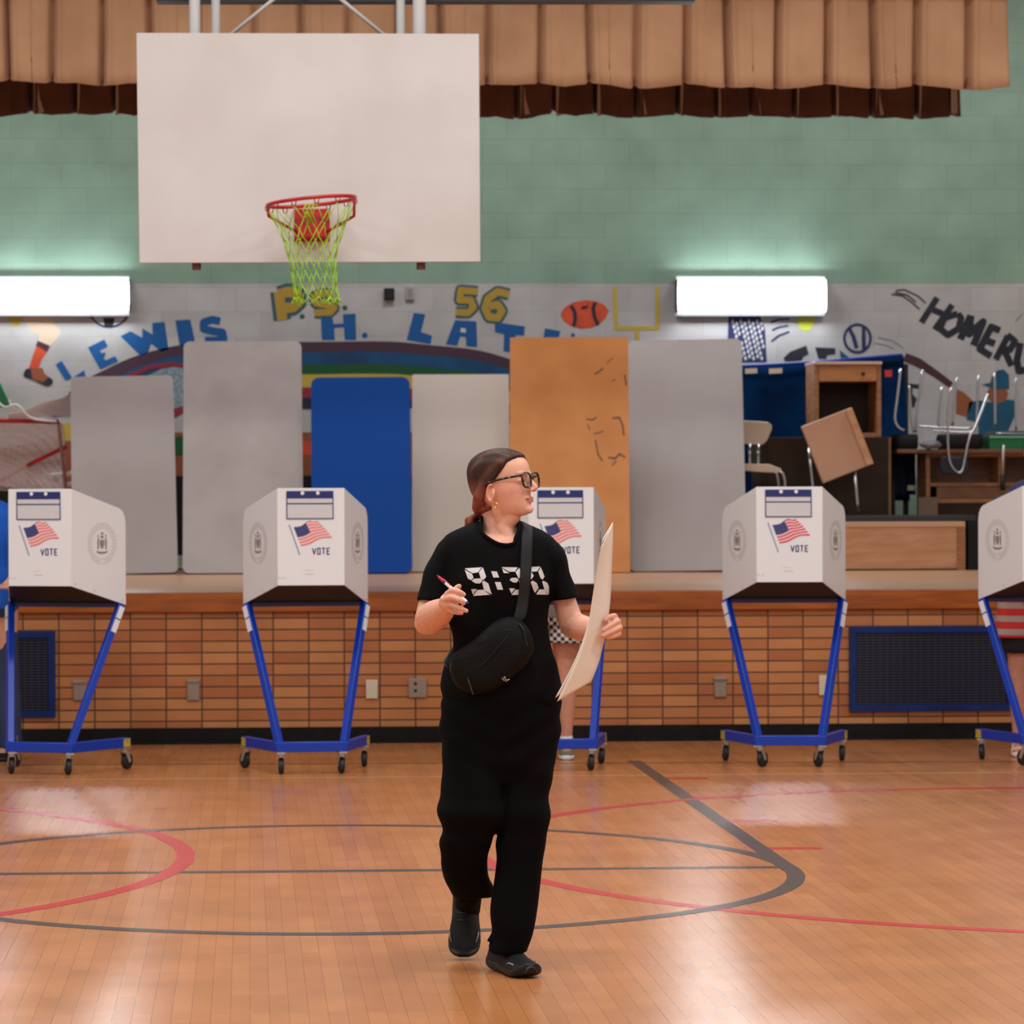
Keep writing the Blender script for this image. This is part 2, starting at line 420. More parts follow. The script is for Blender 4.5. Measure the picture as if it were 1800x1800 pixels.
def Z(o, s, pts): return [(o[0] + u / s, o[1] + v / s) for u, v in pts]
z8 = lambda p: Z((60, 540), 4.865, p)
LT = 'painted_letter'
mpoly(LT, z8([(183, 490), (235, 458), (318, 590), (318, 610), (270, 628)]), M_blue)
mpoly(LT, z8([(330, 600), (430, 538), (440, 596), (420, 640), (320, 640)]), M_blue)
mpoly(LT, z8([(460, 345), (600, 275), (630, 335), (560, 370), (575, 392), (612, 388), (610, 410), (595, 440), (618, 452), (690, 418), (718, 462), (565, 532)]), M_blue)
mpoly(LT, z8([(738, 248), (825, 205), (925, 262), (925, 180), (1015, 235), (1010, 135), (1115, 125), (1148, 362), (1085, 378), (1000, 310), (975, 385), (925, 418), (905, 410)]), M_blue)
mpoly(LT, z8([(1208, 112), (1335, 105), (1375, 290), (1310, 330), (1245, 330)]), M_blue)
mstroke(LT, [z8([(1590, 120), (1520, 105), (1450, 130), (1450, 185), (1530, 205), (1610, 215), (1620, 270), (1560, 285), (1460, 285)])], 13.5, M_blue)
z5 = lambda p: Z((450, 480), 4.0, p)
mpoly(LT, z5([(455, 300), (535, 300), (545, 358), (615, 355), (612, 290), (700, 285), (705, 470), (625, 470), (618, 380), (550, 385), (552, 470), (465, 470)]), M_blue)
mpoly(LT, z5(disc((765, 438), 20)), M_blue)
mpoly(LT, z5([(1110, 280), (1190, 290), (1160, 415), (1238, 440), (1228, 500), (1060, 470)]), M_blue)
mpoly(LT, z5([(1400, 330), (1550, 340), (1555, 520), (1480, 515), (1475, 450), (1435, 445), (1415, 510), (1335, 500)]), M_blue)
mpoly(LT, z5([(1440, 385), (1475, 390), (1475, 420), (1438, 415)]), M_wht, 2)
mpoly(LT, z5([(1680, 345), (1890, 375), (1885, 440), (1825, 435), (1820, 560), (1740, 550), (1745, 430), (1680, 415)]), M_blue)
mpoly(LT, [(958, 577), (985, 582), (980, 600), (955, 595)], M_blue)
mpoly(LT, disc((1007, 589), 3.5), M_blue)
# P.S. and 56 in gold with a dark outline
for pts, w in ((z5([(160, 130), (185, 330)]), 20), (z5([(160, 150), (230, 130), (290, 150), (300, 200), (260, 240), (180, 250)]), 20)):
    mstroke(LT, [pts], w + 10 if w else 0, M_out, 1); mstroke(LT, [pts], w - 2, M_gold, 2)
def outlined(lines, w):
    mstroke(LT, lines, w + 8, M_out, 1); mstroke(LT, lines, w, M_gold, 2)
outlined([z5([(540, 150), (470, 140), (410, 165), (420, 210), (500, 225), (550, 245), (520, 275), (410, 280)])], 12)
mpoly(LT, z5(disc((325, 305), 18)), M_out); mpoly(LT, z5(disc((625, 245), 18)), M_out)
outlined([z5([(1560, 130), (1440, 120), (1430, 190), (1510, 190), (1530, 240), (1490, 280), (1405, 275)])], 12)
outlined([z5([(1780, 150), (1700, 130), (1630, 180), (1610, 250), (1640, 310), (1700, 315), (1730, 265), (1700, 220), (1640, 235)])], 13)
# football, goal post
mpoly('painted_football', Z((900, 480), 4, [(340, 290), (370, 240), (430, 205), (520, 190), (600, 200), (650, 225), (682, 265), (660, 310), (620, 355), (560, 385), (480, 392), (410, 372), (360, 335)]), M_or)
mstroke('painted_football', [Z((900, 480), 4, [(415, 230), (440, 270), (445, 320), (435, 375)]), Z((900, 480), 4, [(585, 205), (570, 250), (580, 310), (605, 365)])], 6.5, M_dk, 2)
mstroke('painted_football', [Z((900, 480), 4, [(485, 250), (535, 235)]), Z((900, 480), 4, [(498, 232), (520, 252)])], 4, M_dk, 2)
mstroke('painted_goal_post', [[(1080, 503), (1083, 577), (1156, 577), (1156, 503)], [(1120, 577), (1121, 600)]], 7, M_yel)
# rainbow
TT = [(120, 690), (150, 668), (180, 652), (230, 629), (280, 614), (330, 605), (400, 602), (480, 601), (560, 601), (640, 600), (700, 601), (760, 607), (830, 614), (880, 626), (940, 648), (1000, 676), (1090, 720)]
TT = interp(TT, 4)
for (a, b), m in zip(((0, 18), (18, 40), (40, 57), (57, 80), (80, 98), (98, 115)), (M_pur, M_bl2, M_gr, M_yel, M_red, M_ind)):
    mb = MB(); n = len(TT)
    mb.add([wp(x + (300 - min(x, 300)) * .25 * a / 40, y + a, 1) for x, y in TT] + [wp(x + (300 - min(x, 300)) * .25 * b / 40, y + b, 1) for x, y in TT], [(i, i + 1, i + 1 + n, i + n) for i in range(n - 1)])
    mb.build('rainbow_band', m, mural, world=True, fix=False)
mpoly('painted_net', [(250, 665), (285, 648), (322, 642), (322, 715), (305, 722), (296, 690), (280, 668)], M_pb, 3)
mstroke('painted_arc', [[(225, 662), (262, 646), (300, 640), (325, 643)]], 8, M_red, 4)
mpoly('painted_field', [(0, 790), (125, 760), (900, 760), (900, 870), (0, 870)], M_brn, 2)
mpoly('painted_field', [(296, 722), (325, 712), (325, 724), (300, 738)], M_red, 4)
mpoly('painted_field', [(296, 770), (330, 765), (330, 800), (296, 800)], M_gr, 4)
mpoly('painted_field', [(530, 700), (552, 700), (552, 718), (530, 718)], M_dk, 4)
mpoly('painted_field', [(530, 776), (552, 776), (552, 800), (530, 800)], M_or, 4)
mpoly('painted_stripe', [(60, 722), (130, 690), (130, 705), (80, 728)], M_mar, 3)
mpoly('painted_stripe', [(80, 728), (130, 705), (130, 730), (95, 733)], M_bl2, 3)
mpoly('painted_stripe', [(100, 745), (128, 742), (128, 775), (105, 775)], M_yel, 3)
# kicking leg
z7 = lambda p: Z((0, 480), 7.5, p)
mpoly('painted_leg', z7([(300, 560), (680, 560), (720, 680), (800, 760), (740, 880), (660, 960), (500, 890), (520, 820), (400, 740), (330, 640)]), M_skin)
mpoly('painted_leg', z7([(70, 560), (330, 560), (280, 620), (250, 700), (195, 710), (120, 620)]), M_yel, 2)
mpoly('painted_sock', z7([(500, 890), (660, 960), (620, 1040), (470, 960)]), M_mar, 2)
mpoly('painted_sock', z7([(480, 960), (620, 1030), (540, 1150), (510, 1260), (385, 1250), (430, 1100)]), M_or, 2)
mpoly('painted_shoe', z7([(310, 1330), (340, 1265), (390, 1260), (520, 1280), (600, 1340), (690, 1400), (700, 1450), (640, 1495), (580, 1480), (440, 1410), (320, 1370)]), M_dk, 2)
mpoly('painted_shoe', z7([(400, 1260), (560, 1250), (585, 1320), (640, 1370), (570, 1440), (430, 1400)]), M_brn, 3)
mpoly('painted_ball', z7(disc((1440, 440), 285, 36)), M_ind, 1); mpoly('painted_ball', z7(disc((1440, 440), 258, 36)), M_wht, 2)
mpoly('painted_ball', z7([(1360, 590), (1510, 590), (1500, 670), (1470, 715), (1380, 715)]), M_dk, 3)
# racket, motion marks, ball, baseball
zr = lambda p: Z((1260, 500), 6.43, p)
mpoly('painted_racket', zr([(130, 340), (480, 340), (545, 500), (565, 880), (480, 880), (260, 880), (250, 700), (125, 610)]), M_ind, 1)
mb = MB()
for i in range(8):
    for j in range(8):
        cx, cy = 180 + i * 46 + j * 14, 420 + j * 56 + (i % 2) * 22
        if 150 < cx < 530 - (20 if cy > 700 else 0) and cy < 860 and not (cx < 270 and cy > 600): mb.flat([wp(x, y, 2) for x, y in zr(disc((cx, cy), 19, 8, .8, 1.3))])
mb.build('painted_racket', M_wht, mural, world=True, fix=False)
mstroke('painted_motion_line', [zr([(610, 430), (700, 395), (820, 390)]), zr([(625, 520), (700, 485), (810, 465)]), zr([(615, 645), (700, 580), (820, 535)])], 3.4, M_ind)
mpoly('painted_tennis_ball', zr([(905, 360), (1105, 360), (1100, 440), (1060, 510), (1010, 530), (950, 510), (915, 450)]), M_lime)
mpoly('painted_lettering', zr([(755, 830), (830, 760), (1010, 690), (1040, 790), (980, 815), (960, 860), (770, 870)]), M_dk)
mpoly('painted_lettering', zr([(1110, 710), (1340, 720), (1340, 790), (1240, 800), (1240, 840), (1150, 840)]), M_dk)
mpoly('painted_lettering', zr([(1390, 740), (1500, 830), (1400, 840)]), M_teal)
bb = disc((1590, 610), 148, 28, 1, 1.06)
mstroke('painted_baseball', [zr(bb + [bb[0]])], 4.6, M_ind, 2)
mstroke('painted_baseball', [zr([(1500, 500), (1545, 590), (1580, 720)]), zr([(1660, 480), (1660, 600), (1665, 750)])], [5.5, 7, 7], M_ind, 2)
# HOMERUN
zh = lambda p: Z((1520, 500), 6.43, p)
mstroke(LT, [zh([(820, 150), (640, 430)]), zh([(990, 230), (790, 510)]), zh([(730, 270), (880, 330)])], 10.9, M_dk)
mstroke(LT, [zh([(1050, 330), (900, 380), (850, 500), (940, 570), (1060, 500), (1090, 380), (1050, 330)])], 11.5, M_dk)
mstroke(LT, [zh([(1200, 350), (1080, 620)]), zh([(1200, 350), (1180, 560), (1340, 420), (1230, 690)])], 12.8, M_dk)
mstroke(LT, [zh([(1530, 520), (1430, 480), (1300, 730), (1430, 810)]), zh([(1370, 630), (1470, 670)])], 12.2, M_dk)
mstroke(LT, [zh([(1620, 580), (1480, 850)]), zh([(1610, 570), (1700, 640), (1640, 740), (1570, 730), (1660, 920)])], 11.5, M_dk)
mstroke(LT, [zh([(1760, 660), (1720, 860), (1740, 980), (1850, 960), (1900, 760)])], 12.2, M_dk)
mstroke('painted_motion_line', [zh([(350, 70), (450, 60), (600, 130), (690, 210)]), zh([(300, 110), (430, 130), (530, 200), (620, 280)]), zh([(340, 90), (480, 120), (580, 200)])], 2.6, M_dk)
mstroke('painted_motion_line', [zh([(150, 600), (300, 630), (440, 720)]), zh([(100, 660), (250, 690), (330, 730)])], 1.4, M_grey)
mstroke('painted_bat', [zh([(450, 820), (600, 880), (800, 1010), (980, 1140)])], [15, 16, 13, 11], M_mar)
mpoly('painted_player', zh([(1040, 1180), (1120, 1220), (1230, 1320), (1150, 1500), (1030, 1460)]), M_brn)
mpoly('painted_player', zh([(1180, 1330), (1300, 1310), (1420, 1330), (1590, 1300), (1700, 1310), (1690, 1500), (1600, 1700), (1540, 1760), (1290, 1760), (1280, 1560), (1150, 1530)]), M_teal)
mpoly('painted_player', zh(disc((1500, 1240), 120, 20, 1, .85)), M_brn, 2)
mpoly('painted_cap', zh([(1325, 1130), (1420, 1110), (1440, 1030), (1500, 970), (1570, 960), (1630, 1020), (1635, 1180), (1500, 1190), (1400, 1160)]), M_teal, 3)
mpoly('painted_mark', zh([(500, 1120), (610, 1130), (610, 1180), (540, 1170), (540, 1240), (590, 1290), (560, 1390), (530, 1390), (520, 1250), (490, 1180)]), M_dk)
mpoly('painted_shadow', zh([(1780, 330), (1800, 320), (1710, 420), (1700, 415)]), M_grey)

# small fixtures on the back wall
def wallbox(name, x0, y0, x1, y1, Y, dep, m, label, cat, group=None, extra=None, bevel=.004):
    a = pl(x0, y0, Y); b = pl(x1, y1, Y); c = (a + b) / 2
    t = thing(name, label, cat, (c.x, Y, b.z), 0, group)
    w, h = (b.x - a.x) / 2, a.z - b.z
    MB().box((-w, -dep, 0), (w, 0, h)).build('cover', m, t, bevel=bevel)
    return t, w, h
t, w, h = wallbox('wall_speaker', 675, 507, 693, 528, YB, .05, M['black_steel'], 'small dark square speaker on the white wall beside the gold numbers', 'speaker')
MB().box((-w * .7, -.056, h * .15), (w * .7, -.05, h * .85)).build('grille', M['grille_dark'], t)
t, w, h = wallbox('wall_box', 713, 503, 728, 527, YB, .03, mat('grey_box', (170, 168, 168), .5), 'small grey junction box on the white wall right of the dark speaker', 'junction box')
MB().box((-w * .5, -.034, h * .2), (w * .5, -.03, h * .8)).build('lid', mat('grey_box2', (140, 138, 138), .5), t)

# ------------------------------------------------------------------ fluorescent fixtures on the back wall
def fixture(px0, px1, label):
    a = pl(px0, 556, YB); b = pl(px1, 487, YB); t = thing('fluorescent_light', label, 'light', ((a.x + b.x) / 2, YB, a.z), 0, 'wall lights over the mural')
    w = (b.x - a.x) / 2; h = b.z - a.z
    # housing profile (y, z) swept along x
    prof = [(0, .0), (-.07, .0), (-.10, .045), (-.10, h - .045), (-.07, h), (0, h)]
    mb = MB(); mb.loft([[Vector((x, y, z)) for y, z in prof] for x in (-w, w)]); mb.build('housing', M['fix_white'], t)
    lens = mat('lens', (245, 248, 255), .5); q = lens.node_tree.nodes['Principled BSDF']
    q.inputs['Emission Color'].default_value = (.90, .95, 1, 1); q.inputs['Emission Strength'].default_value = LENS
    mb = MB(); pr = [(-.101, .052), (-.150, .058), (-.160, .09), (-.160, h - .09), (-.150, h - .058), (-.101, h - .052)]
    mb.loft([[Vector((x, y, z)) for y, z in pr] for x in (-w + .004, w - .004)]); mb.build('lens', lens, t)
    for s in (-1, 1):
        MB().box((min(s * w, s * (w - .004)), -.157, .03), (max(s * w, s * (w - .004)), 0, h - .03)).build('end_cap', M['fix_white'], t)
LENS = 30.0
fixture(-36, 228, 'lit tube light on the wall at the left edge, over the orange sock')
fixture(1187, 1447, 'lit tube light on the wall at the right, over the painted racket')

# ------------------------------------------------------------------ valances (box pleated)
def valance(name, x0, x1, Y, zb, ztop, period, m, label, ph=0.0, slope=0.0, seed=1, lining=None, group=None):
    rnd = random.Random(seed); t = thing(name, label, 'curtain', ((x0 + x1) / 2, Y, zb), 0, group)
    n = int((x1 - x0) / .0125); xs = [x0 + (x1 - x0) * i / n for i in range(n + 1)]
    js = [rnd.uniform(-.14, .14) for _ in range(200)]; hs = [rnd.uniform(-.02, .02) for _ in range(200)]; ds = [rnd.uniform(.6, 1.3) for _ in range(200)]
    cols = []
    for x in xs:
        u = (x - x0) / period + ph; k = int(math.floor(u)); f = u - k
        c = .5 + js[k % 200] * .6; d = (f - c)
        wd = .052 + .022 * ds[(k * 7) % 200]
        dip = math.exp(-(d / wd) ** 2 * 2.2)
        yy = .10 * dip * ds[k % 200] - .022 * math.exp(-((d - .15) / .05) ** 2) - .012 * math.sin(PI * ((f - c) % 1))
        zz = hs[k % 200] * math.cos(PI * d) + .03 * dip * ds[(k + 3) % 200] + .005 * math.sin(9 * x) + slope * (x - x0)
        cols.append((x, yy, zz, k, f))
    mb = MB(); rows = 14
    for r in range(rows + 1):
        v = r / rows
        for (x, yy, zz, k, f) in cols:
            z = zb + (ztop - zb) * v + zz * (1 - v)
            y = yy * (.55 + .75 * (1 - v)) + .006 * math.sin(5 * v + 3 * k + x * 4) - (.004 if r == 0 else 0)
            xx = x + .012 * math.sin(k * 2.1 + v * 3) * (1 - v)
            mb.v.append(Vector((xx, Y + y, z)))
    m1 = n + 1
    for r in range(rows):
        for i in range(n): mb.f.append((r * m1 + i, r * m1 + i + 1, (r + 1) * m1 + i + 1, (r + 1) * m1 + i))
    o = mb.build('pleated_cloth', m, t, smooth=True, world=True, fix=False)
    s = o.modifiers.new('s', 'SOLIDIFY'); s.thickness = .006
    if lining:
        mb = MB()
        for (x, yy, zz, k, f) in cols[::1]:
            pass
        for k in range(int((x1 - x0) / period) + 1):
            cx = x0 + (k + .5 + js[k % 200] * .6 - ph) * period + .03
            if not x0 + .03 < cx < x1 - .03: continue
            wv = .012 + .016 * abs(hs[k] / .02)
            P = [(cx - wv * .4, Y - .02, zb + .26), (cx + wv * .3, Y - .02, zb + .26), (cx + wv, Y - .018, zb + .12), (cx + wv * 2.2, Y - .012, zb + .015 + zz), (cx - wv * .5, Y - .018, zb - .004 + zz)]
            MB().prism(P, (0, .006, 0)).build('lining_edge', lining, t, world=True, fix=False)
        mb.box((x1 - .055, Y - .02, zb + .03), (x1, Y - .012, zb + .33))
        mb.build('lining_edge', lining, t, world=True, fix=False)
    return t
v1 = valance('front_valance', -4.6, 4.79, 20.32, 4.068, 5.3, .300, M['valance'], 'tan pleated valance curtain across the top of the stage opening', ph=.12, slope=-.003, seed=4)
v2 = valance('rear_valance', -4.6, 5.04, 23.0, 4.165, 5.5, .283, M['valance_back'], 'dark brown pleated valance hanging lower behind the tan one', ph=.55, seed=9, lining=M['lining'])

# ------------------------------------------------------------------ tables leaning on stage
def leaning_table(xl, xr, yb, yt, lean, Y0, m, label, th=.03, rad=.05, roll=0, edge=None, extra=None, group='table tops leaned up on the stage'):
    a = pl(xl, yb, Y0); b = pl(xr, yb, Y0); w = (b.x - a.x) / 2
    top = pl((xl + xr) / 2, yt, Y0 + lean); hgt = math.hypot(top.z - ZS, lean)
    ang = math.atan2(lean, top.z - ZS)
    t = thing('table_top', label, 'table', ((a.x + b.x) / 2, Y0, ZS), -math.atan2((a.x + b.x) / 2, Y0), group)
    R = Matrix.Rotation(roll, 4, 'Y') @ Matrix.Rotation(-ang, 4, 'X')
    def rr(w, h0, h1, r, y, n=6):
        out = []
        for cx, cz, a0 in ((w - r, h1 - r, 0), (-w + r, h1 - r, PI / 2), (-w + r, h0 + r, PI), (w - r, h0 + r, 1.5 * PI)):
            for i in range(n + 1):
                A = a0 + PI / 2 * i / n; out.append(Vector((cx + r * math.cos(A), y, cz + r * math.sin(A))))
        return out
    dz = th * math.sin(ang)
    B = MB(); B.prism(rr(w, dz, hgt, rad, 0), (0, .004, 0), R); B.build('surface', m, t, fix=True)
    B = MB(); B.prism(rr(w, dz, hgt, rad, .0045), (0, th, 0), R); B.build('edge_band', edge or M['edge_dark'], t)
    # folded steel legs behind
    B = MB()
    for s in (-1, 1):
        for (u, v) in ((.1, .45), (.55, .9)):
            B.tube([R @ Vector((s * w * .8, th + .02, hgt * u)), R @ Vector((s * w * .8, th + .02, hgt * v))], .012, 8)
    for u in (.1, .45, .55, .9):
        B.tube([R @ Vector((-w * .8, th + .02, hgt * u)), R @ Vector((w * .8, th + .02, hgt * u))], .012, 8)
    B.build('folded_legs', M['edge_dark'], t, smooth=True)
    if extra: extra(t, R, w, hgt)
    return t
leaning_table(128, 313, 1011, 661, .60, 24.22, M['table_grey'], 'shorter grey table top standing at the left, beside the goal net', rad=.04, roll=-.016)
leaning_table(321, 534, 1011, 600, .70, 24.22, M['table_grey_pale'], 'tall pale grey table top standing left of the blue one', rad=.05)
leaning_table(548, 725, 1010, 663, .55, 24.12, M['table_blue'], 'bright blue table top with rounded corners', rad=.06, roll=-.006)
leaning_table(724, 897, 1010, 658, .55, 24.45, M['table_cream'], 'cream table top standing directly right of the blue one', rad=.008)
def scuffs(t, R, w, h):
    B = MB()
    X = lambda x, y: Vector((-w + (x - 895) / 210 * 2 * w, -.0008, h * (1007 - y) / 414))
    for ln, wd in (([(1045, 659), (1055, 653), (1060, 648)], 3), ([(1030, 738), (1040, 740), (1048, 736)], 3), ([(1076, 737), (1088, 736), (1094, 750), (1096, 768)], 3.5),
                   ([(1032, 748), (1036, 758)], 2), ([(1043, 765), (1060, 760)], 2.5), ([(1046, 775), (1050, 800), (1058, 812)], 3), ([(1068, 806), (1080, 808), (1088, 800), (1098, 806)], 3.5),
                   ([(1066, 640), (1078, 630)], 1.5), ([(1098, 660), (1101, 680)], 3), ([(1076, 672), (1082, 668)], 2), ([(1075, 820), (1082, 812)], 2.5)):
        B = MB()
        for q in stroke_polys(ln, wd): B.flat([R @ X(x, y) for x, y in q])
        B.build('scuff_mark', M['scuff'], t, fix=False)
leaning_table(896, 1107, 1007, 593, .50, 24.15, M['plywood'], 'orange plywood board with dark scuff marks standing in the middle', rad=.004, edge=M['plywood'], extra=scuffs)
leaning_table(1107, 1312, 1006, 597, .90, 24.28, M['table_grey'], 'tall grey table top at the right, next to the orange board', rad=.05, roll=-.012)
# low black riser cart that the tables lean against
t = thing('stage_riser', 'low black riser stored behind the leaning table tops', 'riser', (1.5, 25.9, ZS))
MB().box((-2.7, -.45, .12), (2.3, .45, .74)).build('deck', M['black_cloth'], t, bevel=.01)
for xx in (-2.55, -.5, 2.1):
    for yy in (-.38, .38): MB().box((xx - .03, yy - .03, 0), (xx + .03, yy + .03, .12)).build('foot', M['black_steel'], t)

# ------------------------------------------------------------------ backboard and hoop
bc = pl(541, 461, 17.42)
bb = thing('basketball_hoop', 'white rectangular backboard with red rim and yellow-green net', 'basketball hoop', (.33, 17.42, 2.745), -.03)
P4 = [pl(238.5, 55, 17.39), pl(841, 62, 17.45), pl(844, 461.5, 17.45), pl(243.5, 461, 17.39)]
iv = root_inv(bb); q = [iv @ p for p in P4]
for p in q: p.y = 0
MB().prism(q, (0, .035, 0)).build('backboard', M['board'], bb, bevel=.003)
# steel frame behind the board, hanging from the ceiling
def at(x, y, Y): return iv @ pl(x, y, Y)
B = MB()
for x, r in ((342, .030), (377, .024), (705, .024), (737, .036)):
    a = at(x, 62, 17.56)
    MB().tube([(a.x, .14 if r > .028 else .3, .35), (a.x, .14 if r > .028 else .3, 4.1)], r, 16).build('support_pole', M['pole'], bb, smooth=True, auto=50)
for xa, ya, xb, yb_ in ((410, 57, 482, -2), (672, 59, 598, -2)):
    a = at(xa, ya, 17.56); b = at(xb, yb_, 17.56); d = b - a
    MB().tube([a - d * .3, a + d * 3.2], .011, 10).build('cross_brace', M['pole'], bb, smooth=True)
for z in (.12, .62, 1.12): MB().box((-.75, .036, z - .02), (.75, .15, z + .02)).build('frame_rail', M['black_steel'], bb)
a = at(752, 2, 17.9)
MB().box((-.83, .30, 1.434), (2.09, .42, 1.55)).build('header_beam', M['black_steel'], bb)
for x in (345, 740):
    a = at(x, 461, 17.47)
    MB().tube([(a.x, .07, .06), (a.x, .07, -.035)], .024, 12).build('bracket_stub', M['rust'], bb, smooth=True, auto=50)
# rim
rc = iv @ pl(547, 353, 16.98); RZ = rc.z; RX = rc.x; RY = -.40; RR = .2286
def rimz(x, y): return RZ + .018 * (x - RX) / RR * 1.2
ring = [(RX + RR * math.cos(2 * PI * i / 64), RY + RR * math.sin(2 * PI * i / 64)) for i in range(65)]
B = MB(); B.tube([(x, y, rimz(x, y)) for x, y in ring], .010, 10, cap=False)
B.build('rim', M['red_metal'], bb, smooth=True)
B = MB(); B.box((RX - .085, -.12, RZ - .165), (RX + .085, -.0, RZ - .012)); B.box((RX - .095, -.03, RZ - .18), (RX + .095, 0, RZ - .005))
B.build('mounting_bracket', M['red_metal'], bb, bevel=.006)
B = MB()
for s in (-1, 1):
    B.tube([(RX + s * .225, RY - .03, rimz(RX + s * .225, 0) - .01), (RX + s * .222, RY, RZ - .075), (RX + s * .15, RY + .17, RZ - .105), (RX + s * .07, -.1, RZ - .14)], .008, 8)
B.build('rim_brace', M['red_metal'], bb, smooth=True)
B = MB()
for i in range(12):
    a = 2 * PI * i / 12 + .13; x, y = RX + RR * math.cos(a), RY + RR * math.sin(a); B = MB()
    B.tube([(x - .012, y, rimz(x, y) - .008), (x - .008, y, rimz(x, y) - .03), (x + .008, y, rimz(x, y) - .03), (x + .012, y, rimz(x, y) - .008)], .0035, 6)
    B.build('net_hook', M['red_metal'], bb, smooth=True)
# net: diamond mesh that narrows and hangs a little to the right
B = MB(); rn = random.Random(3)
lev = [(0, .225, 0, 0), (.13, .175, .0, 0), (.21, .145, .0, .0), (.29, .125, .005, 0), (.37, .115, .012, 0), (.44, .112, .02, 0), (.50, .115, .026, 0)]
def npnt(i, l, half):
    z, r, dx, dy = lev[l]; a = 2 * PI * (i + (.5 if half else 0)) / 12 + .13
    j = .006 if l else 0
    x = RX + dx + r * math.cos(a) + rn.uniform(-j, j); y = RY + r * math.sin(a) + rn.uniform(-j, j)
    return Vector((x, y, (rimz(x, y) - .03 if l == 0 else RZ) - z))
G = [[npnt(i, l, l % 2) for i in range(12)] for l in range(len(lev))]
for l in range(len(lev) - 1):
    for i in range(12):
        p = G[l][i]
        for k in ((i, (i - 1) % 12) if l % 2 == 0 else (i, (i + 1) % 12)):
            q_ = G[l + 1][k]; mid = (p + q_) / 2 + Vector((rn.uniform(-.004, .004), rn.uniform(-.004, .004), -.006))
            B.tube([p, mid, q_], .0026, 5)
    if l:
        for i in range(12): B.ball(G[l][i], .0062, 6, 4)
for i in range(12):
    p = G[-1][i]; e = G[-1][(i + 1) % 12]
    B.tube([p, (p + e) / 2 + Vector((0, 0, -.035)), e], .0028, 5)
    for k in range(3):
        if i in (0, 1, 5, 6, 11, 10): B.tube([p, p + Vector((rn.uniform(-.02, .02), rn.uniform(-.02, .02), -.02)), p + Vector((rn.uniform(-.025, .025), 0, rn.uniform(-.05, .02)))], .004, 5)
for s in (-.02, .0, .018):
    B.tube([(RX + s, RY - .22, RZ - .03), (RX + s - .02, RY - .21, RZ - .06), (RX + s + .01, RY - .19, RZ - .13)], .0045, 5)
B.build('net', M['net_green'], bb, smooth=True, fix=False)

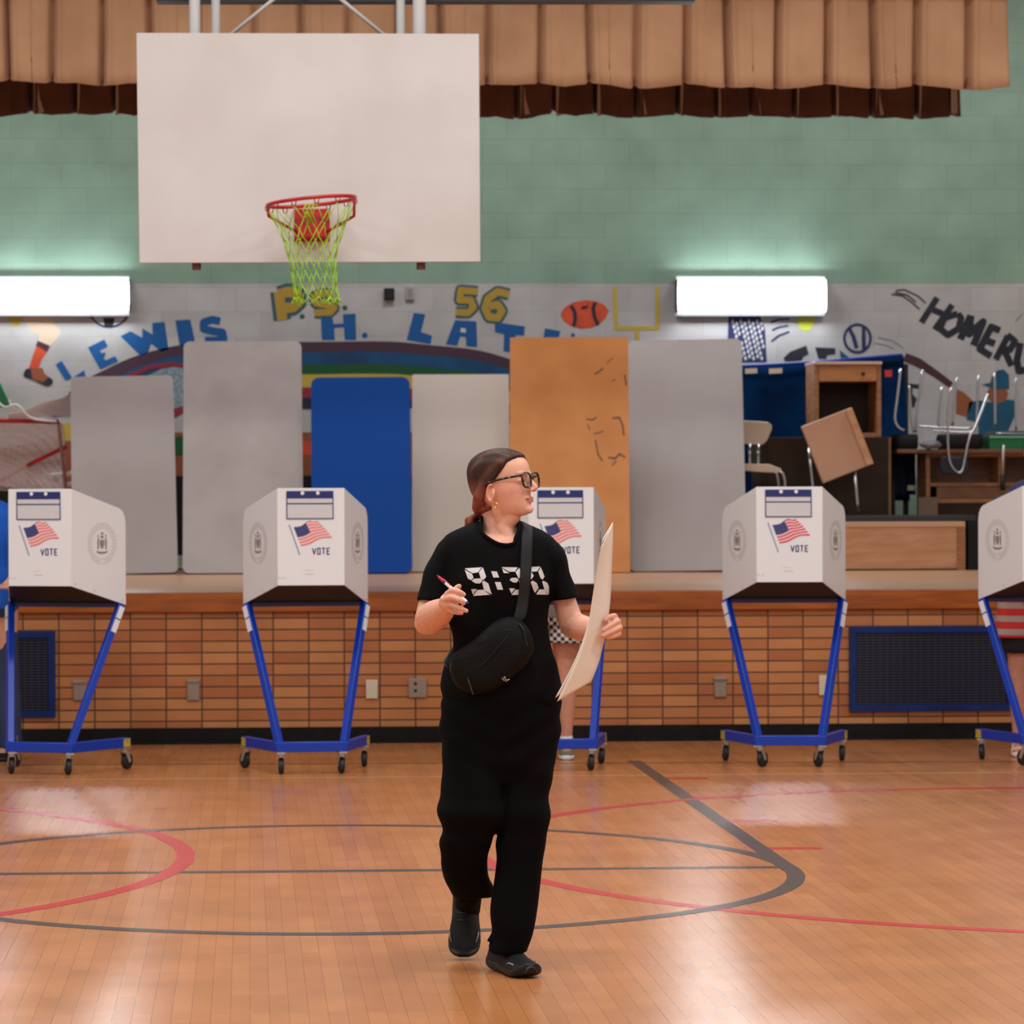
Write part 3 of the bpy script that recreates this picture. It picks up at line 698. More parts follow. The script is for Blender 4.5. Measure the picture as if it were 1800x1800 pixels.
# ------------------------------------------------------------------ voting booths
def booth_polys():
    pass
def V(px, py):           # booth 2 front panel pixels -> panel coordinates
    return ((px - 551) / 325.5, 1.52 - (py - 864.5) / 325.5)
def strokes3(B, lines, w, f):
    for ln in lines:
        for q in stroke_polys(ln, w, 6): B.flat([f(x, y) for x, y in q])
LET = {'V': [[(0, 0), (2, 5), (4, 0)]], 'O': [[(.5, 0), (3.5, 0), (3.5, 5), (.5, 5), (.5, 0)]], 'T': [[(0, 0), (4, 0)], [(2, 0), (2, 5)]], 'E': [[(3.8, 0), (.5, 0), (.5, 5), (3.8, 5)], [(.5, 2.5), (3.2, 2.5)]]}
def make_booth(name='voting_booth', red=None, seedv=0):
    t = thing(name, 'x', 'voting booth'); rnd = random.Random(seedv)
    HW, OW, D = .181, .345, .40; zb0, zb1, zt0, zt1 = 1.018, .905, 1.543, 1.425
    B = MB().prism([(-HW, 0, zb0), (HW, 0, zb0), (HW, 0, zt0), (-HW, 0, zt0)], (0, .006, 0)); B.build('front_panel', M['white_plastic'], t, bevel=.002)
    fpnl = t.children[0] if False else [o for o in bpy.data.objects if o.parent == t][-1]
    L_ = math.hypot(D, OW - HW)
    for s in (-1, 1):
        f = lambda u, z, o=0.0: Vector((s * (HW + (OW - HW) * u / L_) + s * o * D / L_, D * u / L_ - o * (OW - HW) / L_, z))
        pts = [(0, zb0), (L_, zb1)]
        pts += [(L_, zt1 - .07), (L_ - .006, zt1 - .035), (L_ - .022, zt1 - .008), (L_ - .045, zt1 + .010)]
        pts += [(0, zt0)]
        B = MB().prism([f(u, z) for u, z in pts], f(0, 0, -.006) - f(0, 0, 0)); sp = B.build('side_panel', M['white_plastic'], t, bevel=.002)
        # state seal: ring plus arms device
        cu, cz, r = L_ * .56, 1.245, .112
        B = MB()
        for r0, r1 in ((.112, .109), (.086, .083)):
            for i in range(40):
                a, b = 2 * PI * i / 40, 2 * PI * (i + 1) / 40
                B.add([f(cu + r0 * math.cos(a), cz + r0 * math.sin(a), .0008), f(cu + r1 * math.cos(a), cz + r1 * math.sin(a), .0008), f(cu + r1 * math.cos(b), cz + r1 * math.sin(b), .0008), f(cu + r0 * math.cos(b), cz + r0 * math.sin(b), .0008)], [(0, 1, 2, 3)])
        for i in range(34):
            a = 2 * PI * i / 34; w_ = .0035
            if abs(math.sin(a) + 1) < .02: continue
            c_, s_ = math.cos(a), math.sin(a)
            B.add([f(cu + c_ * r_ - s_ * q_, cz + s_ * r_ + c_ * q_, .0008) for r_, q_ in ((.091, -w_), (.104, -w_), (.104, w_), (.091, w_))], [(0, 1, 2, 3)])
        B.build('seal_ring', M['seal'], sp, fix=False)
        B = MB(); K = lambda pts: B.flat([f(cu + x, cz + z, .0009) for x, z in pts])
        K([(-.018, .02), (.018, .02), (.018, -.006), (.010, -.024), (0, -.03), (-.010, -.024), (-.018, -.006)])
        for ss in (-1, 1):
            K([(ss * .024, .03), (ss * .032, .034), (ss * .038, .01), (ss * .036, -.03), (ss * .026, -.034), (ss * .024, 0)])
            K([(ss * (.030) + .006 * math.cos(a), .042 + .007 * math.sin(a)) for a in [2 * PI * k / 8 for k in range(8)]])
        K([(-.010, .028), (.010, .028), (.012, .040), (0, .048), (-.012, .040)])
        K([(-.014, .052), (-.004, .05), (.004, .05), (.016, .056), (.004, .062), (-.006, .060)])
        K([(-.045, -.038), (-.02, -.044), (.02, -.044), (.045, -.038), (.04, -.05), (.018, -.056), (-.018, -.056), (-.04, -.05)])
        B.build('seal_arms', M['seal_dark'], sp, fix=False)
        B = MB()
        for u in (.03, .18, L_ - .03):
            p = f(u, zb0 + (zb1 - zb0) * u / L_ + .02, .001); B.ball(p, .004, 6, 4)
        B.build('screw', M['zinc'], sp, smooth=True)
    tr = MB().prism([(-HW, .004, zb0 - .004), (HW, .004, zb0 - .004), (OW - .006, D, zb1 + .002), (-OW + .006, D, zb1 + .002)], (0, .0, .012)); tr.build('writing_tray', M['tray'], t)
    MB().box((-OW + .03, D - .03, zb1 - .012), (OW - .03, D - .005, zb1 + .026)).build('tray_rail', M['navy'], t)
    # document pocket
    g = lambda x, y, o=.0012: Vector((V(x, y)[0], -o, V(x, y)[1]))
    B = MB().prism([g(509, 885, .001), g(589, 885, .001), g(590, 910, .001), g(510, 910, .001)], (0, -.0016, 0)).prism([g(509, 875, .001), g(589, 875, .001), g(589, 883, .001), g(509, 883, .001)], (0, -.0016, 0))
    pk = B.build('document_pocket', M['clear'], t)
    B = MB().prism([g(508.5, 862), g(589, 862), g(589, 875), g(508.5, 875)], (0, -.003, 0))
    B.build('pocket_header', M['navy'], pk)
    B = MB()
    strokes3(B, [[(508.5, 862), (508.5, 910.5), (590, 910.5), (589.5, 862)], [(508.5, 884.3), (590, 884.3)]], 1.7, lambda x, y: g(x, y, .004))
    B.build('pocket_binding', M['navy'], pk, fix=False)
    B = MB()
    for x in (536, 563): B.ball(g(x, 866, .004), (.0105, .003, .0105), 14, 6)
    B.build('rivet', M['white'], pk, smooth=True)
    # flag
    H0, H1 = (520.5, 925.5), (533.5, 959); F0, F1 = (562, 911.5), (588, 941.5)
    def FP(s, tt):
        x = (H0[0] + (H1[0] - H0[0]) * tt) * (1 - s) + (F0[0] + (F1[0] - F0[0]) * tt) * s
        y = (H0[1] + (H1[1] - H0[1]) * tt) * (1 - s) + (F0[1] + (F1[1] - F0[1]) * tt) * s
        x += 5 * math.sin(PI * s) * (1 - tt) * .6
        return x, y + 2.2 * math.sin(2 * PI * (s * 1.25 + .05)) * min(1, s * 3) + (1.4 * math.sin(9 * s + 4 * tt) * s)
    Bc, Br, Bp = MB(), MB(), MB(); ns_ = 16
    for k in range(13):
        for i in range(ns_):
            s0, s1 = i / ns_, (i + 1) / ns_; t0, t1 = k / 13, (k + 1) / 13
            if k < 7 and s1 <= .44: continue
            (Br if k % 2 == 0 else Bp).add([g(*FP(s0, t0)), g(*FP(s1, t0)), g(*FP(s1, t1)), g(*FP(s0, t1))], [(0, 1, 2, 3)])
    for i in range(7):
        s0, s1 = .44 * i / 7, .44 * (i + 1) / 7
        Bc.add([g(*FP(s0, 0)), g(*FP(s1, 0)), g(*FP(s1, 7 / 13)), g(*FP(s0, 7 / 13))], [(0, 1, 2, 3)])
    fd = Br.build('flag_decal', red or M['flag_red'], t, fix=False); Bp.build('pale_stripes', M['flag_pale'], fd, fix=False); Bc.build('flag_canton', M['ink'], fd, fix=False)
    B = MB()
    for i in range(6):
        for j in range(5):
            x, y = FP(.44 * (i + .5) / 6, 7 / 13 * (j + .5) / 5); B.flat([g(x + a, y + b, .0017) for a, b in ((-.45, 0), (0, -.45), (.45, 0), (0, .45))])
    B.build('flag_star', M['white'], fd, fix=False)
    B = MB(); strokes3(B, [[(512.5, 921), (531, 974)]], 2.3, g); B.build('flag_pole', M['ink_pale'], fd, fix=False)
    B = MB()
    for i, ch in enumerate('VOTE'):
        strokes3(B, [[(553.5 + i * 8.3 + u * 1.45, 962.5 + v * 2.1) for u, v in ln] for ln in LET[ch]], 2.0, g)
    B.build('vote_lettering', M['ink'], t, fix=False)
    B = MB()
    strokes3(B, [[(539 + k * 3, 1001 + (k % 2)), (541 + k * 3, 1001)] for k in range(5)] + [[(540, 1008), (557, 1008)]], .8, g)
    strokes3(B, [[(493, 1014), (497, 1014)], [(501, 1014), (505, 1014)]], 1.6, g)
    B.build('small_print', M['seal'], t, fix=False)
    # frame
    Z0, Z1 = .122, .176
    MB().box((-.195, -.022, Z0), (.195, .022, Z1)).build('base_beam', M['blue_metal'], t, bevel=.004)
    for s in (-1, 1):
        a = Vector((s * .18, 0, 0)); b = Vector((s * .335, .44, 0)); d = (b - a).normalized(); n = Vector((d.y, -d.x, 0)) * .020
        B = MB()
        B.prism([Vector((p.x, p.y, Z0)) for p in (a - n, a + n, b + n, b - n)], (0, 0, Z1 - Z0)); ar = B.build('base_arm', M['blue_metal'], t, bevel=.003)
        c = b - d * .055
        B = MB(); B.prism([Vector((p.x, p.y, Z0 + .004)) for p in (c - n * 1.06, c + n * 1.06, b + n * 1.06 + d * .001, b - n * 1.06 + d * .001)], (0, 0, Z1 - Z0 - .008)); B.build('caution_label', M['yellow_label'], ar)
        B = MB(); B.tube([(s * .176, .0, Z1 - .01), (s * .324, D - .03, zb1 + .004)], .0265, 4, up=(0, 1, 0)); lg = B.build('leg', M['blue_metal'], t, bevel=.003)
        B = MB(); e0 = Vector((s * .176, .0, Z1)); e1 = Vector((s * .324, D - .03, zb1)); n2 = Vector((0, -.0258, 0)); ox = Vector((s * .0095, -.003, 0))
        for u0, u1 in ((.80, .89), (.90, .985)):
            p0, p1 = e0.lerp(e1, u0), e0.lerp(e1, u1); B.tube([p0 + ox, p1 + ox], .0215, 4, up=(0, 1, 0))
        B.build('white_tape', M['tape'], lg)
    for cx, cy, r in ((-.165, .0, rnd.uniform(-.9, .9)), (.165, .0, rnd.uniform(-.9, .9)), (-.325, .42, rnd.uniform(-.5, .5)), (.325, .42, rnd.uniform(-.5, .5))):
        R = Matrix.Translation((cx, cy, 0)) @ Matrix.Rotation(r + PI / 2, 4, 'Z')
        B = MB(); B.box((-.03, -.022, .112), (.03, .022, .122), R); B.tube([(0, 0, .096), (0, 0, .112)], .019, 12, M=R)
        for s in (-1, 1):
            B.prism([(-.016, s * .016, .098), (.018, s * .016, .098), (.036, s * .018, .045), (.016, s * .018, .038)], (0, s * .0035, 0), R)
        B.tube([(.026, -.021, .045), (.026, .021, .045)], .006, 8, M=R)
        ca = B.build('caster', M['zinc'], t)
        B = MB(); ring_ = []
        prof = [(.036, -.0145), (.0425, -.011), (.045, 0), (.0425, .011), (.036, .0145)]
        B.loft([[R @ Vector((.026 + rr * math.cos(2 * PI * k / 20), yy, 0.045 + rr * math.sin(2 * PI * k / 20))) for k in range(20)] for rr, yy in prof])
        B.build('wheel', M['rubber'], ca, smooth=True, auto=40)
    return t
red2 = mat('flag_crimson', (205, 60, 92), .4)
def place_booth(i, pxs, base_py, alpha, label, red=None):
    a = make_booth(red=red, seedv=i * 5 + 1)
    p = fl(pxs, base_py)      # floor point under the middle of the front beam
    phi = math.atan2(p.x, p.y)
    a.location = p; a.rotation_euler = (0, 0, -phi - math.radians(alpha))
    a['label'] = label; a['group'] = 'white voting booths in a row before the stage'
    return a
place_booth(1, 71, 1362, 22, 'white voting booth at the left edge, turned so its right side panel shows')
place_booth(2, 548, 1361, 4.4 * -1, 'white voting booth standing before the pale grey and blue table tops')
place_booth(3, 988, 1356, -13, 'white voting booth partly hidden behind the walking woman')
place_booth(4, 1389, 1349, -4.5, 'white voting booth right of the orange board, before the wooden riser', red2)
place_booth(5, 1856, 1346, -13, 'white voting booth cut by the right edge of the picture', red2)

# ------------------------------------------------------------------ stage front: grilles and outlet plates
def grille(x0, x1, label):
    a = pl(x0, 1101 if x0 > 500 else 1110, YS); b = pl(x1, 1249 if x0 > 500 else 1261, YS)
    t = thing('radiator_grille', label, 'grille', ((a.x + b.x) / 2, YS, b.z), 0, 'blue grilles in the brick front')
    w, h = (b.x - a.x) / 2, a.z - b.z; e = .042
    B = MB(); B.box((-w, -.03, 0), (w, 0, e)).box((-w, -.03, h - e), (w, 0, h)).box((-w, -.03, e), (-w + e, 0, h - e)).box((w - e, -.03, e), (w, 0, h - e)); B.build('frame', M['grille_blue'], t, bevel=.003)
    MB().box((-w + e, -.006, e), (w - e, -.002, h - e)).build('backing', M['black'], t)
    B = MB(); n = 26
    for i in range(n):
        z = e + (h - 2 * e) * (i + .5) / n; B.box((-w + e, -.02, z - .0035), (w - e, -.012, z + .0035))
    k = int(2 * w / .045)
    for i in range(k):
        x = -w + e + (2 * w - 2 * e) * (i + .5) / k; B.box((x - .004, -.012, e), (x + .004, -.008, h - e))
    g = B.build('louvre', mat('louvre', (46, 46, 70), .5), t)
grille(-70, 98, 'dark blue metal grille in the brick stage front at the left edge')
grille(1492, 1781, 'wide dark blue metal grille in the brick stage front at the right')
def plate(x0, y0, x1, y1, m, label, sockets=0, hood=True):
    a = pl(x0, y0, YS); b = pl(x1, y1, YS); t = thing('outlet_cover', label, 'outlet', ((a.x + b.x) / 2, YS, b.z), 0, 'outlet covers in the brick stage front')
    w, h = (b.x - a.x) / 2, a.z - b.z
    MB().box((-w, -.016, 0), (w, 0, h)).build('plate', m, t, bevel=.004)
    if hood: MB().box((-w - .002, -.03, h - .018), (w + .002, 0, h + .002)).build('hood', M['steel_plate'], t, bevel=.003)
    for k in range(sockets): MB().tube([(-w * .25, -.0175, h * (.36 + .36 * k)), (-w * .25, -.012, h * (.36 + .36 * k))], .010, 12).build('socket', M['black'], t)
plate(129, 1196, 152, 1231, M['steel_plate'], 'metal outlet cover behind the left leg of the leftmost booth')
plate(329, 1194, 351, 1231, M['steel_plate'], 'metal outlet cover in the bricks between the two left booths')
plate(643, 1195, 664, 1228, M['plate_white'], 'cream cover plate just right of the booth before the blue table', hood=False)
plate(718, 1192, 750, 1226, M['steel_plate'], 'wide steel outlet plate with two round sockets left of the walking woman', 2, hood=False)
plate(1255, 1190, 1277, 1225, M['steel_plate'], 'metal outlet cover left of the legs of the booth before the riser')
plate(1439, 1187, 1462, 1222, M['plate_white'], 'white cover plate behind the right leg of the booth before the riser', hood=False)

# ------------------------------------------------------------------ stage right: stored furniture
def cloth_sheet(name, m, corners, Y, t, amp=.03, nx=30, nz=24, seed=0, th=.008):
    rnd = random.Random(seed); ph = [rnd.uniform(0, 6) for _ in range(6)]; B = MB()
    tl, tr, br_, bl = [pl(x, y, Y) for x, y in corners]
    for j in range(nz + 1):
        for i in range(nx + 1):
            u, v = i / nx, j / nz; p = (tl * (1 - u) + tr * u) * (1 - v) + (bl * (1 - u) + br_ * u) * v
            p = p + Vector((0, amp * (math.sin(7 * u + ph[0] + 2 * v) * .6 + math.sin(13 * u + ph[1] - 3 * v) * .4) * (.3 + .7 * v), 0)); B.v.append(p)
    for j in range(nz):
        for i in range(nx): B.f.append((j * (nx + 1) + i, j * (nx + 1) + i + 1, (j + 1) * (nx + 1) + i + 1, (j + 1) * (nx + 1) + i))
    o = B.build(name, m, t, smooth=True, world=True, fix=False); s = o.modifiers.new('s', 'SOLIDIFY'); s.thickness = th; return o
t = thing('banner_screen', 'dark blue cloth screen with a bright blue top cord behind the wooden desk', 'screen', (pl(1450, 870, 26.2).x, 26.2, ZS))
cloth_sheet('cloth', M['blue_cloth'], [(1296, 643), (1588, 625), (1600, 880), (1296, 880)], 26.2, t, .025, seed=2)
B = MB(); B.tube([pl(x, y, 26.15) for x, y in ((1296, 644), (1360, 641), (1430, 637), (1510, 630), (1586, 624))], .012, 8); B.build('top_cord', M['blue_rope'], t, smooth=True, world=True)
for x0, x1 in ((1310, 1331), (1352, 1375)):
    MB().prism([pl(x, y, 26.12) for x, y in ((x0, 648), (x1, 647), (x1, 656), (x0, 657))], (0, .008, 0)).build('white_tag', M['plate_white'], t, world=True)
MB().prism([pl(x, y, 26.1) for x, y in ((1555, 651), (1568, 650), (1568, 662), (1556, 663))], (0, .008, 0)).build('red_label', mat('red_label', (210, 50, 50), .5), t, world=True)
B = MB(); c = t.location
for xx in (1300, 1592):
    B = MB(); p = pl(xx, 640, 26.24); B.box((p.x - .02, p.y, ZS), (p.x + .02, p.y + .04, p.z)); B.box((p.x - .02, p.y - .3, ZS), (p.x + .02, p.y + .3, ZS + .04))
    B.build('upright', M['black_steel'], t, world=True)

YC = 25.35
def cab(name, x0, x1, ytop, Y, dep, m, label, cat):
    a = pl(x0, ytop, Y); b = pl(x1, ytop, Y); t = thing(name, label, cat, ((a.x + b.x) / 2, Y, ZS)); return t, (b.x - a.x) / 2, a.z - ZS
t, w, h = cab('storage_cabinet', 1338, 1566, 769, YC, .5, M['wood_dark'], 'dark brown wooden cabinet carrying the open desk', 'cabinet')
B = MB().box((-w, 0, 0), (w, .5, h)); B.build('body', M['wood_dark'], t, bevel=.004)
MB().box((w - .02, -.004, 0), (w, 0, h)).build('edge_trim', M['wood_shelf'], t)
B = MB().box((-w + .05, -.006, .3), (-.01, 0, h - .04)).box((.01, -.006, .3), (w - .05, 0, h - .04)); B.build('door_panel', M['wood_dark'], t)
CABTOP = ZS + h
# desk on the cabinet
a = pl(1431, 766, YC + .05); b = pl(1548, 636, YC + .05); w = (b.x - a.x) / 2; h = b.z - CABTOP
t = thing('wooden_desk', 'small open wooden desk with one drawer standing on the dark cabinet', 'desk', ((a.x + b.x) / 2, YC + .03, CABTOP + .001))
MB().box((-w - .005, -.02, h - .024), (w + .005, .40, h)).build('desk_top', mat('desk_top', (214, 178, 150), .4), t, bevel=.003)
for s in (-1, 1):
    MB().box((min(s * w, s * (w - .035)), 0, 0), (max(s * w, s * (w - .035)), .39, h - .024)).build('side_panel', M['wood'], t, bevel=.003)
MB().box((-w + .036, .37, .04), (w - .036, .385, h - .026)).build('back_panel', M['wood_dark'], t)  # dark colour stands in for the shade inside the open desk
MB().box((-w + .036, .0, 0), (w - .036, .36, .035)).build('bottom_rail', M['wood'], t)
MB().box((-w + .036, -.006, h - .155), (w - .036, .35, h - .03)).build('drawer', mat('oak', (196, 132, 72), .45, c2=(176, 112, 58), ns=5, stretch=(1, 1, 8)), t, bevel=.003)
dr = [o for o in bpy.data.objects if o.name.startswith('drawer')][-1]
MB().ball((w * .45, -.018, h - .095), .015, 12, 8).build('knob', M['black'], dr, smooth=True)
# tilted tan desk leaning in front
t = thing('school_desk', 'tan school desk tipped on its side before the dark cabinet', 'desk', (pl(1470, 785, 24.9).x, 25.0, ZS + pl(1600, 917, 24.55).z - ZS + .047))
Q = [pl(x, y, 24.95) for x, y in ((1409, 750), (1497, 716), (1535, 815), (1447, 850))]
B = MB().prism(Q, (0, .045, 0)); B.build('desk_top', M['laminate_tan'], t, world=True, bevel=.006)
B = MB().prism([pl(x, y, 24.94) for x, y in ((1486, 721), (1497, 717), (1535, 815), (1523, 819))], (0, -.022, 0)); B.build('pencil_ledge', M['wood_light'], t, world=True, bevel=.003)
for pts in (((1422, 786), (1425, 820), (1428, 850), (1428, 880), (1428, 902)), ((1500, 800), (1505, 860), (1507, 885), (1508, 902))):
    B = MB(); B.tube([pl(x, y, 25.03) for x, y in pts], .014, 10); B.build('leg', M['chrome'], t, smooth=True, world=True)
MB().prism([pl(x, y, 25.02) for x, y in ((1430, 770), (1500, 745), (1520, 800), (1450, 830))], (0, .10, 0)).build('book_box', M['edge_dark'], t, world=True)
# cream chair on a crate
Yc = 24.95
tcz = thing('storage_crate', 'low wooden crate under the cream chair', 'crate', (pl(1335, 900, Yc).x, Yc, ZS))
MB().box((-.3, -.24, 0), (.17, .2, .34)).build('body', M['wood_shelf'], tcz, bevel=.004); MB().box((-.305, -.245, .28), (.175, .205, .345)).build('lid', M['wood'], tcz, bevel=.004)
def chair_shell(t, cx, cz, m):
    pass
t = thing('school_chair', 'cream plastic chair with chrome legs beside the grey table top', 'chair', (pl(1335, 900, Yc).x, Yc, ZS + .345))
iv = root_inv(t); A = lambda x, y, Y=Yc: iv @ pl(x, y, Y)
out = [(1292, 738), (1350, 742), (1357, 747), (1357, 755), (1349, 774), (1341, 782), (1306, 780), (1292, 776)]
B = MB().prism([A(x, y, Yc + .12) for x, y in out], (0, .02, 0)); B.build('backrest', M['cream_plastic'], t, bevel=.008, seg=3)
B = MB().prism([A(x, y, Yc - .2) for x, y in ((1296, 815), (1352, 816), (1374, 824), (1370, 831), (1330, 829), (1296, 826))], (0, .34, 0)); B.build('seat', M['cream_plastic'], t, bevel=.006, seg=3)
for x in (1318, 1333):
    B = MB().tube([A(x, 778, Yc + .13), A(x, 817, Yc + .12)], .010, 10); B.build('back_post', M['chrome'], t, smooth=True)
lz = A(1340, 828).z
for x0, x1, y in ((1360, 1374, -.14), (1300, 1290, -.14), (1360, 1372, .12), (1300, 1290, .12)):
    a = A(x0, 830); b = A(x1, 850); B = MB().tube([(a.x, y, a.z + .02), (a.x + (b.x - a.x) * .8, y, a.z - .01), (b.x, y, a.z - .06), (b.x + (.02 if b.x > 0 else -.02), y, .01)], .011, 10); B.build('leg', M['chrome'], t, smooth=True)

# long low riser with a black slab
a = pl(1412, 1002, 24.55); b = pl(1697, 1002, 24.55)
t = thing('wooden_riser', 'long low wooden riser with recessed front at the edge of the stage', 'riser', ((a.x + b.x) / 2, 24.55, ZS)); w = (b.x - a.x) / 2
h = pl(1600, 917, 24.55).z - ZS
MB().box((-w, .02, 0), (w, .6, h - .04)).build('body', M['wood_light'], t)
MB().box((-w, 0, h - .04), (w, .6, h)).build('top', mat('riser_top', (212, 168, 134), .4), t, bevel=.003)
MB().box((w - .06, 0, 0), (w, .6, h - .041)).build('end_panel', M['wood'], t)
MB().box((-w, 0, 0), (w - .061, .019, .012)).build('bottom_rail', M['wood_dark'], t)
t2 = thing('black_platform', 'thin black platform lying on the wooden riser', 'platform', ((a.x + b.x) / 2 + .04, 24.62, ZS + h + .001))
MB().box((-w, 0, 0), (w + .06, .6, .045)).build('slab', M['edge_dark'], t2, bevel=.004)
MB().box((w - .01, -.03, -.001 - h), (w + .14, .5, -.002)).build('support', M['black_cloth'], t2)

# open shelf unit on the right, tray of chairs above it
YU = 25.5
a = pl(1612, 1000, YU); b = pl(1850, 1000, YU); topz = pl(1650, 797, YU).z - ZS
t = thing('shelf_unit', 'open brown wooden shelf unit under the upturned chairs', 'shelf', ((a.x + b.x) / 2, YU, ZS)); w = (b.x - a.x) / 2
Xx = lambda px: pl(px, 900, YU).x - t.location.x
Zz = lambda py: pl(1650, py, YU).z - ZS
MB().box((Xx(1628), .34, 0), (w, .36, topz)).build('back_panel', M['wood_shelf'], t)
MB().box((Xx(1628), 0, 0), (Xx(1635), .34, topz)).build('side_panel', M['wood'], t)
MB().box((w - .03, 0, 0), (w, .34, topz)).build('side_panel', M['wood'], t)
MB().box((Xx(1756), 0.02, Zz(850)), (Xx(1762), .34, topz)).build('divider', M['wood'], t)
MB().box((Xx(1612), -.05, 0), (Xx(1646), -.002, Zz(874))).build('kick_panel', mat('taupe', (120, 98, 76), .5), t)
for y0, y1 in ((796, 803), (849, 855)):
    MB().box((Xx(1636), .0, Zz(y1)), (w - .03, .33, Zz(y0))).build('shelf_board', M['wood'], t)
MB().box((Xx(1646), -.03, Zz(884)), (w, -.001, Zz(877))).build('rail', M['wood'], t)
MB().box((Xx(1647), -.02, 0), (w, .0, Zz(885))).build('dark_panel', M['wood_dark'], t)
MB().box((Xx(1646), -.0215, Zz(876)), (w, -.001, Zz(856))).build('lower_front', M['wood_shelf'], t)
SHT = ZS + topz
t = thing('table_slab', 'brown table board lying across the shelf unit under the upturned chairs', 'table', (pl(1700, 790, YU).x, YU, SHT + .001))
x0 = pl(1572, 790, YU).x - t.location.x; x1 = pl(1860, 790, YU).x - t.location.x
MB().box((x0, -.12, 0), (x1, .75, .03)).build('board', M['wood_shelf'], t, bevel=.004)
SLT = SHT + .031
MB().tube([(x0 + .03, .2, 0), (x0 + .03, .2, -(SHT - ZS))], .016, 10).build('leg', M['black_steel'], t, smooth=True)
# green tray
a = pl(1736, 795, YU); b = pl(1850, 768, YU)
t = thing('green_bin', 'green plastic bin on the brown table board at the right edge', 'bin', ((a.x + b.x) / 2, YU, SLT + .001)); w = (b.x - a.x) / 2
B = MB(); hh = max(.10, b.z - SLT)
B.box((-w, -.08, 0), (w, .3, .01)).box((-w, -.08, .01), (w, -.07, hh)).box((-w, .29, .01), (w, .3, hh)).box((-w, -.07, .01), (-w + .01, .29, hh)).box((w - .01, -.07, .01), (w, .29, hh)); B.build('tub', M['green_plastic'], t)
MB().box((-w - .004, -.086, hh - .012), (w + .004, -.079, hh + .004)).build('rim', mat('rim_green', (120, 180, 160), .35), t)
# black cushion pads under the chairs
def upchair(px0, px1, py, Y, label, tubes, seatm, ztop, extra=None):
    a = pl(px0, py, Y); b = pl(px1, py, Y)
    t = thing('upturned_chair', label, 'chair', ((a.x + b.x) / 2, Y, SLT + .001), 0, 'chairs turned upside down on the table board'); w = (b.x - a.x) / 2; hh = ztop
    B = MB(); B.loft([[Vector((w * k * c, .16 + .17 * k * s, z)) for c, s in [(math.copysign(abs(math.cos(2 * PI * i / 28)) ** .45, math.cos(2 * PI * i / 28)), math.copysign(abs(math.sin(2 * PI * i / 28)) ** .45, math.sin(2 * PI * i / 28))) for i in range(28)]] for k, z in ((.9, 0), (1, .02), (1, hh - .02), (.93, hh))])
    B.build('seat', seatm, t, smooth=True, auto=45)
    for pts, r, dy in tubes:
        B = MB(); B.tube(vint([pl(x, y, Y + dy) for x, y in pts], 4), r, 10); B.build('leg', M['chrome'], t, smooth=True, world=True)
    if extra: extra(t, Y)
    return t
upchair(1574, 1617, 785, 25.45, 'leftmost upturned chair with black seat and chrome legs in the air',
        [(((1583, 648), (1577, 700), (1573, 735), (1578, 750), (1590, 757)), .012, 0), (((1598, 678), (1600, 705), (1602, 734), (1606, 760)), .010, .02), (((1622, 650), (1617, 690), (1611, 734), (1610, 760)), .010, .1)], M['black_cloth'], .12)
def navy_back(t, Y):
    B = MB().prism([pl(x, y, Y - .16) for x, y in ((1653, 805), (1660, 803), (1696, 804), (1704, 812), (1705, 824), (1698, 833), (1680, 835), (1658, 833), (1652, 826))], (0, .018, 0))
    B.build('backrest', M['navy_plastic'], t, world=True, bevel=.007, seg=3)
upchair(1657, 1732, 785, 25.45, 'middle upturned chair whose navy backrest hangs over the shelf unit',
        [(((1656, 680), (1652, 715), (1649, 752)), .009, .2), (((1672, 682), (1668, 715), (1666, 742), (1667, 790), (1671, 815), (1681, 829), (1690, 829), (1695, 812), (1700, 785), (1706, 764), (1714, 752), (1726, 722), (1737, 692)), .010, -.17),
         (((1682, 664), (1678, 705), (1674, 748)), .010, .1), (((1616, 749), (1660, 752), (1712, 753)), .009, -.1), (((1640, 757), (1690, 760), (1716, 757)), .007, -.12), (((1720, 660), (1718, 705), (1716, 748)), .010, .15)], M['black_cloth'], .12, navy_back)
upchair(1742, 1850, 768, 25.86, 'rightmost upturned chair behind the green bin, chrome legs in the air',
        [(((1748, 655), (1749, 705), (1749, 752)), .011, 0), (((1786, 664), (1785, 710), (1786, 757)), .009, .02), (((1750, 762), (1800, 763), (1850, 763)), .008, -.02)], M['edge_dark'], .15)
t = thing('walking_stick', 'thin metal rod with black rubber tip hanging under the green bin', 'rod', pl(1763, 840, 25.38))
B = MB().tube([pl(1764, 782, 25.37), pl(1762, 838, 25.37)], .012, 10); B.build('shaft', M['zinc'], t, smooth=True, world=True)
B = MB().tube([pl(1762, 836, 25.37), pl(1763, 862, 25.37)], .019, 10); B.build('rubber_tip', M['rubber'], t, smooth=True, world=True)
# crumpled pale bag on the board
B = MB(); rb = random.Random(5); c = pl(1636, 786, 25.36); c.z = SLT + .034
B.ball(c, (.088, .05, .033), 26, 14)
for i, v in enumerate(B.v):
    k = 1 + .16 * math.sin(v.x * 90 + v.z * 60) * math.cos(v.z * 130 + v.x * 31); B.v[i] = c + (v - c) * k
o = B.build('plastic_bag', mat('bag_grey', (120, 116, 116), .4), None, smooth=True); tag(o, 'crumpled pale grey plastic bag beside the chair with the navy backrest', 'bag')
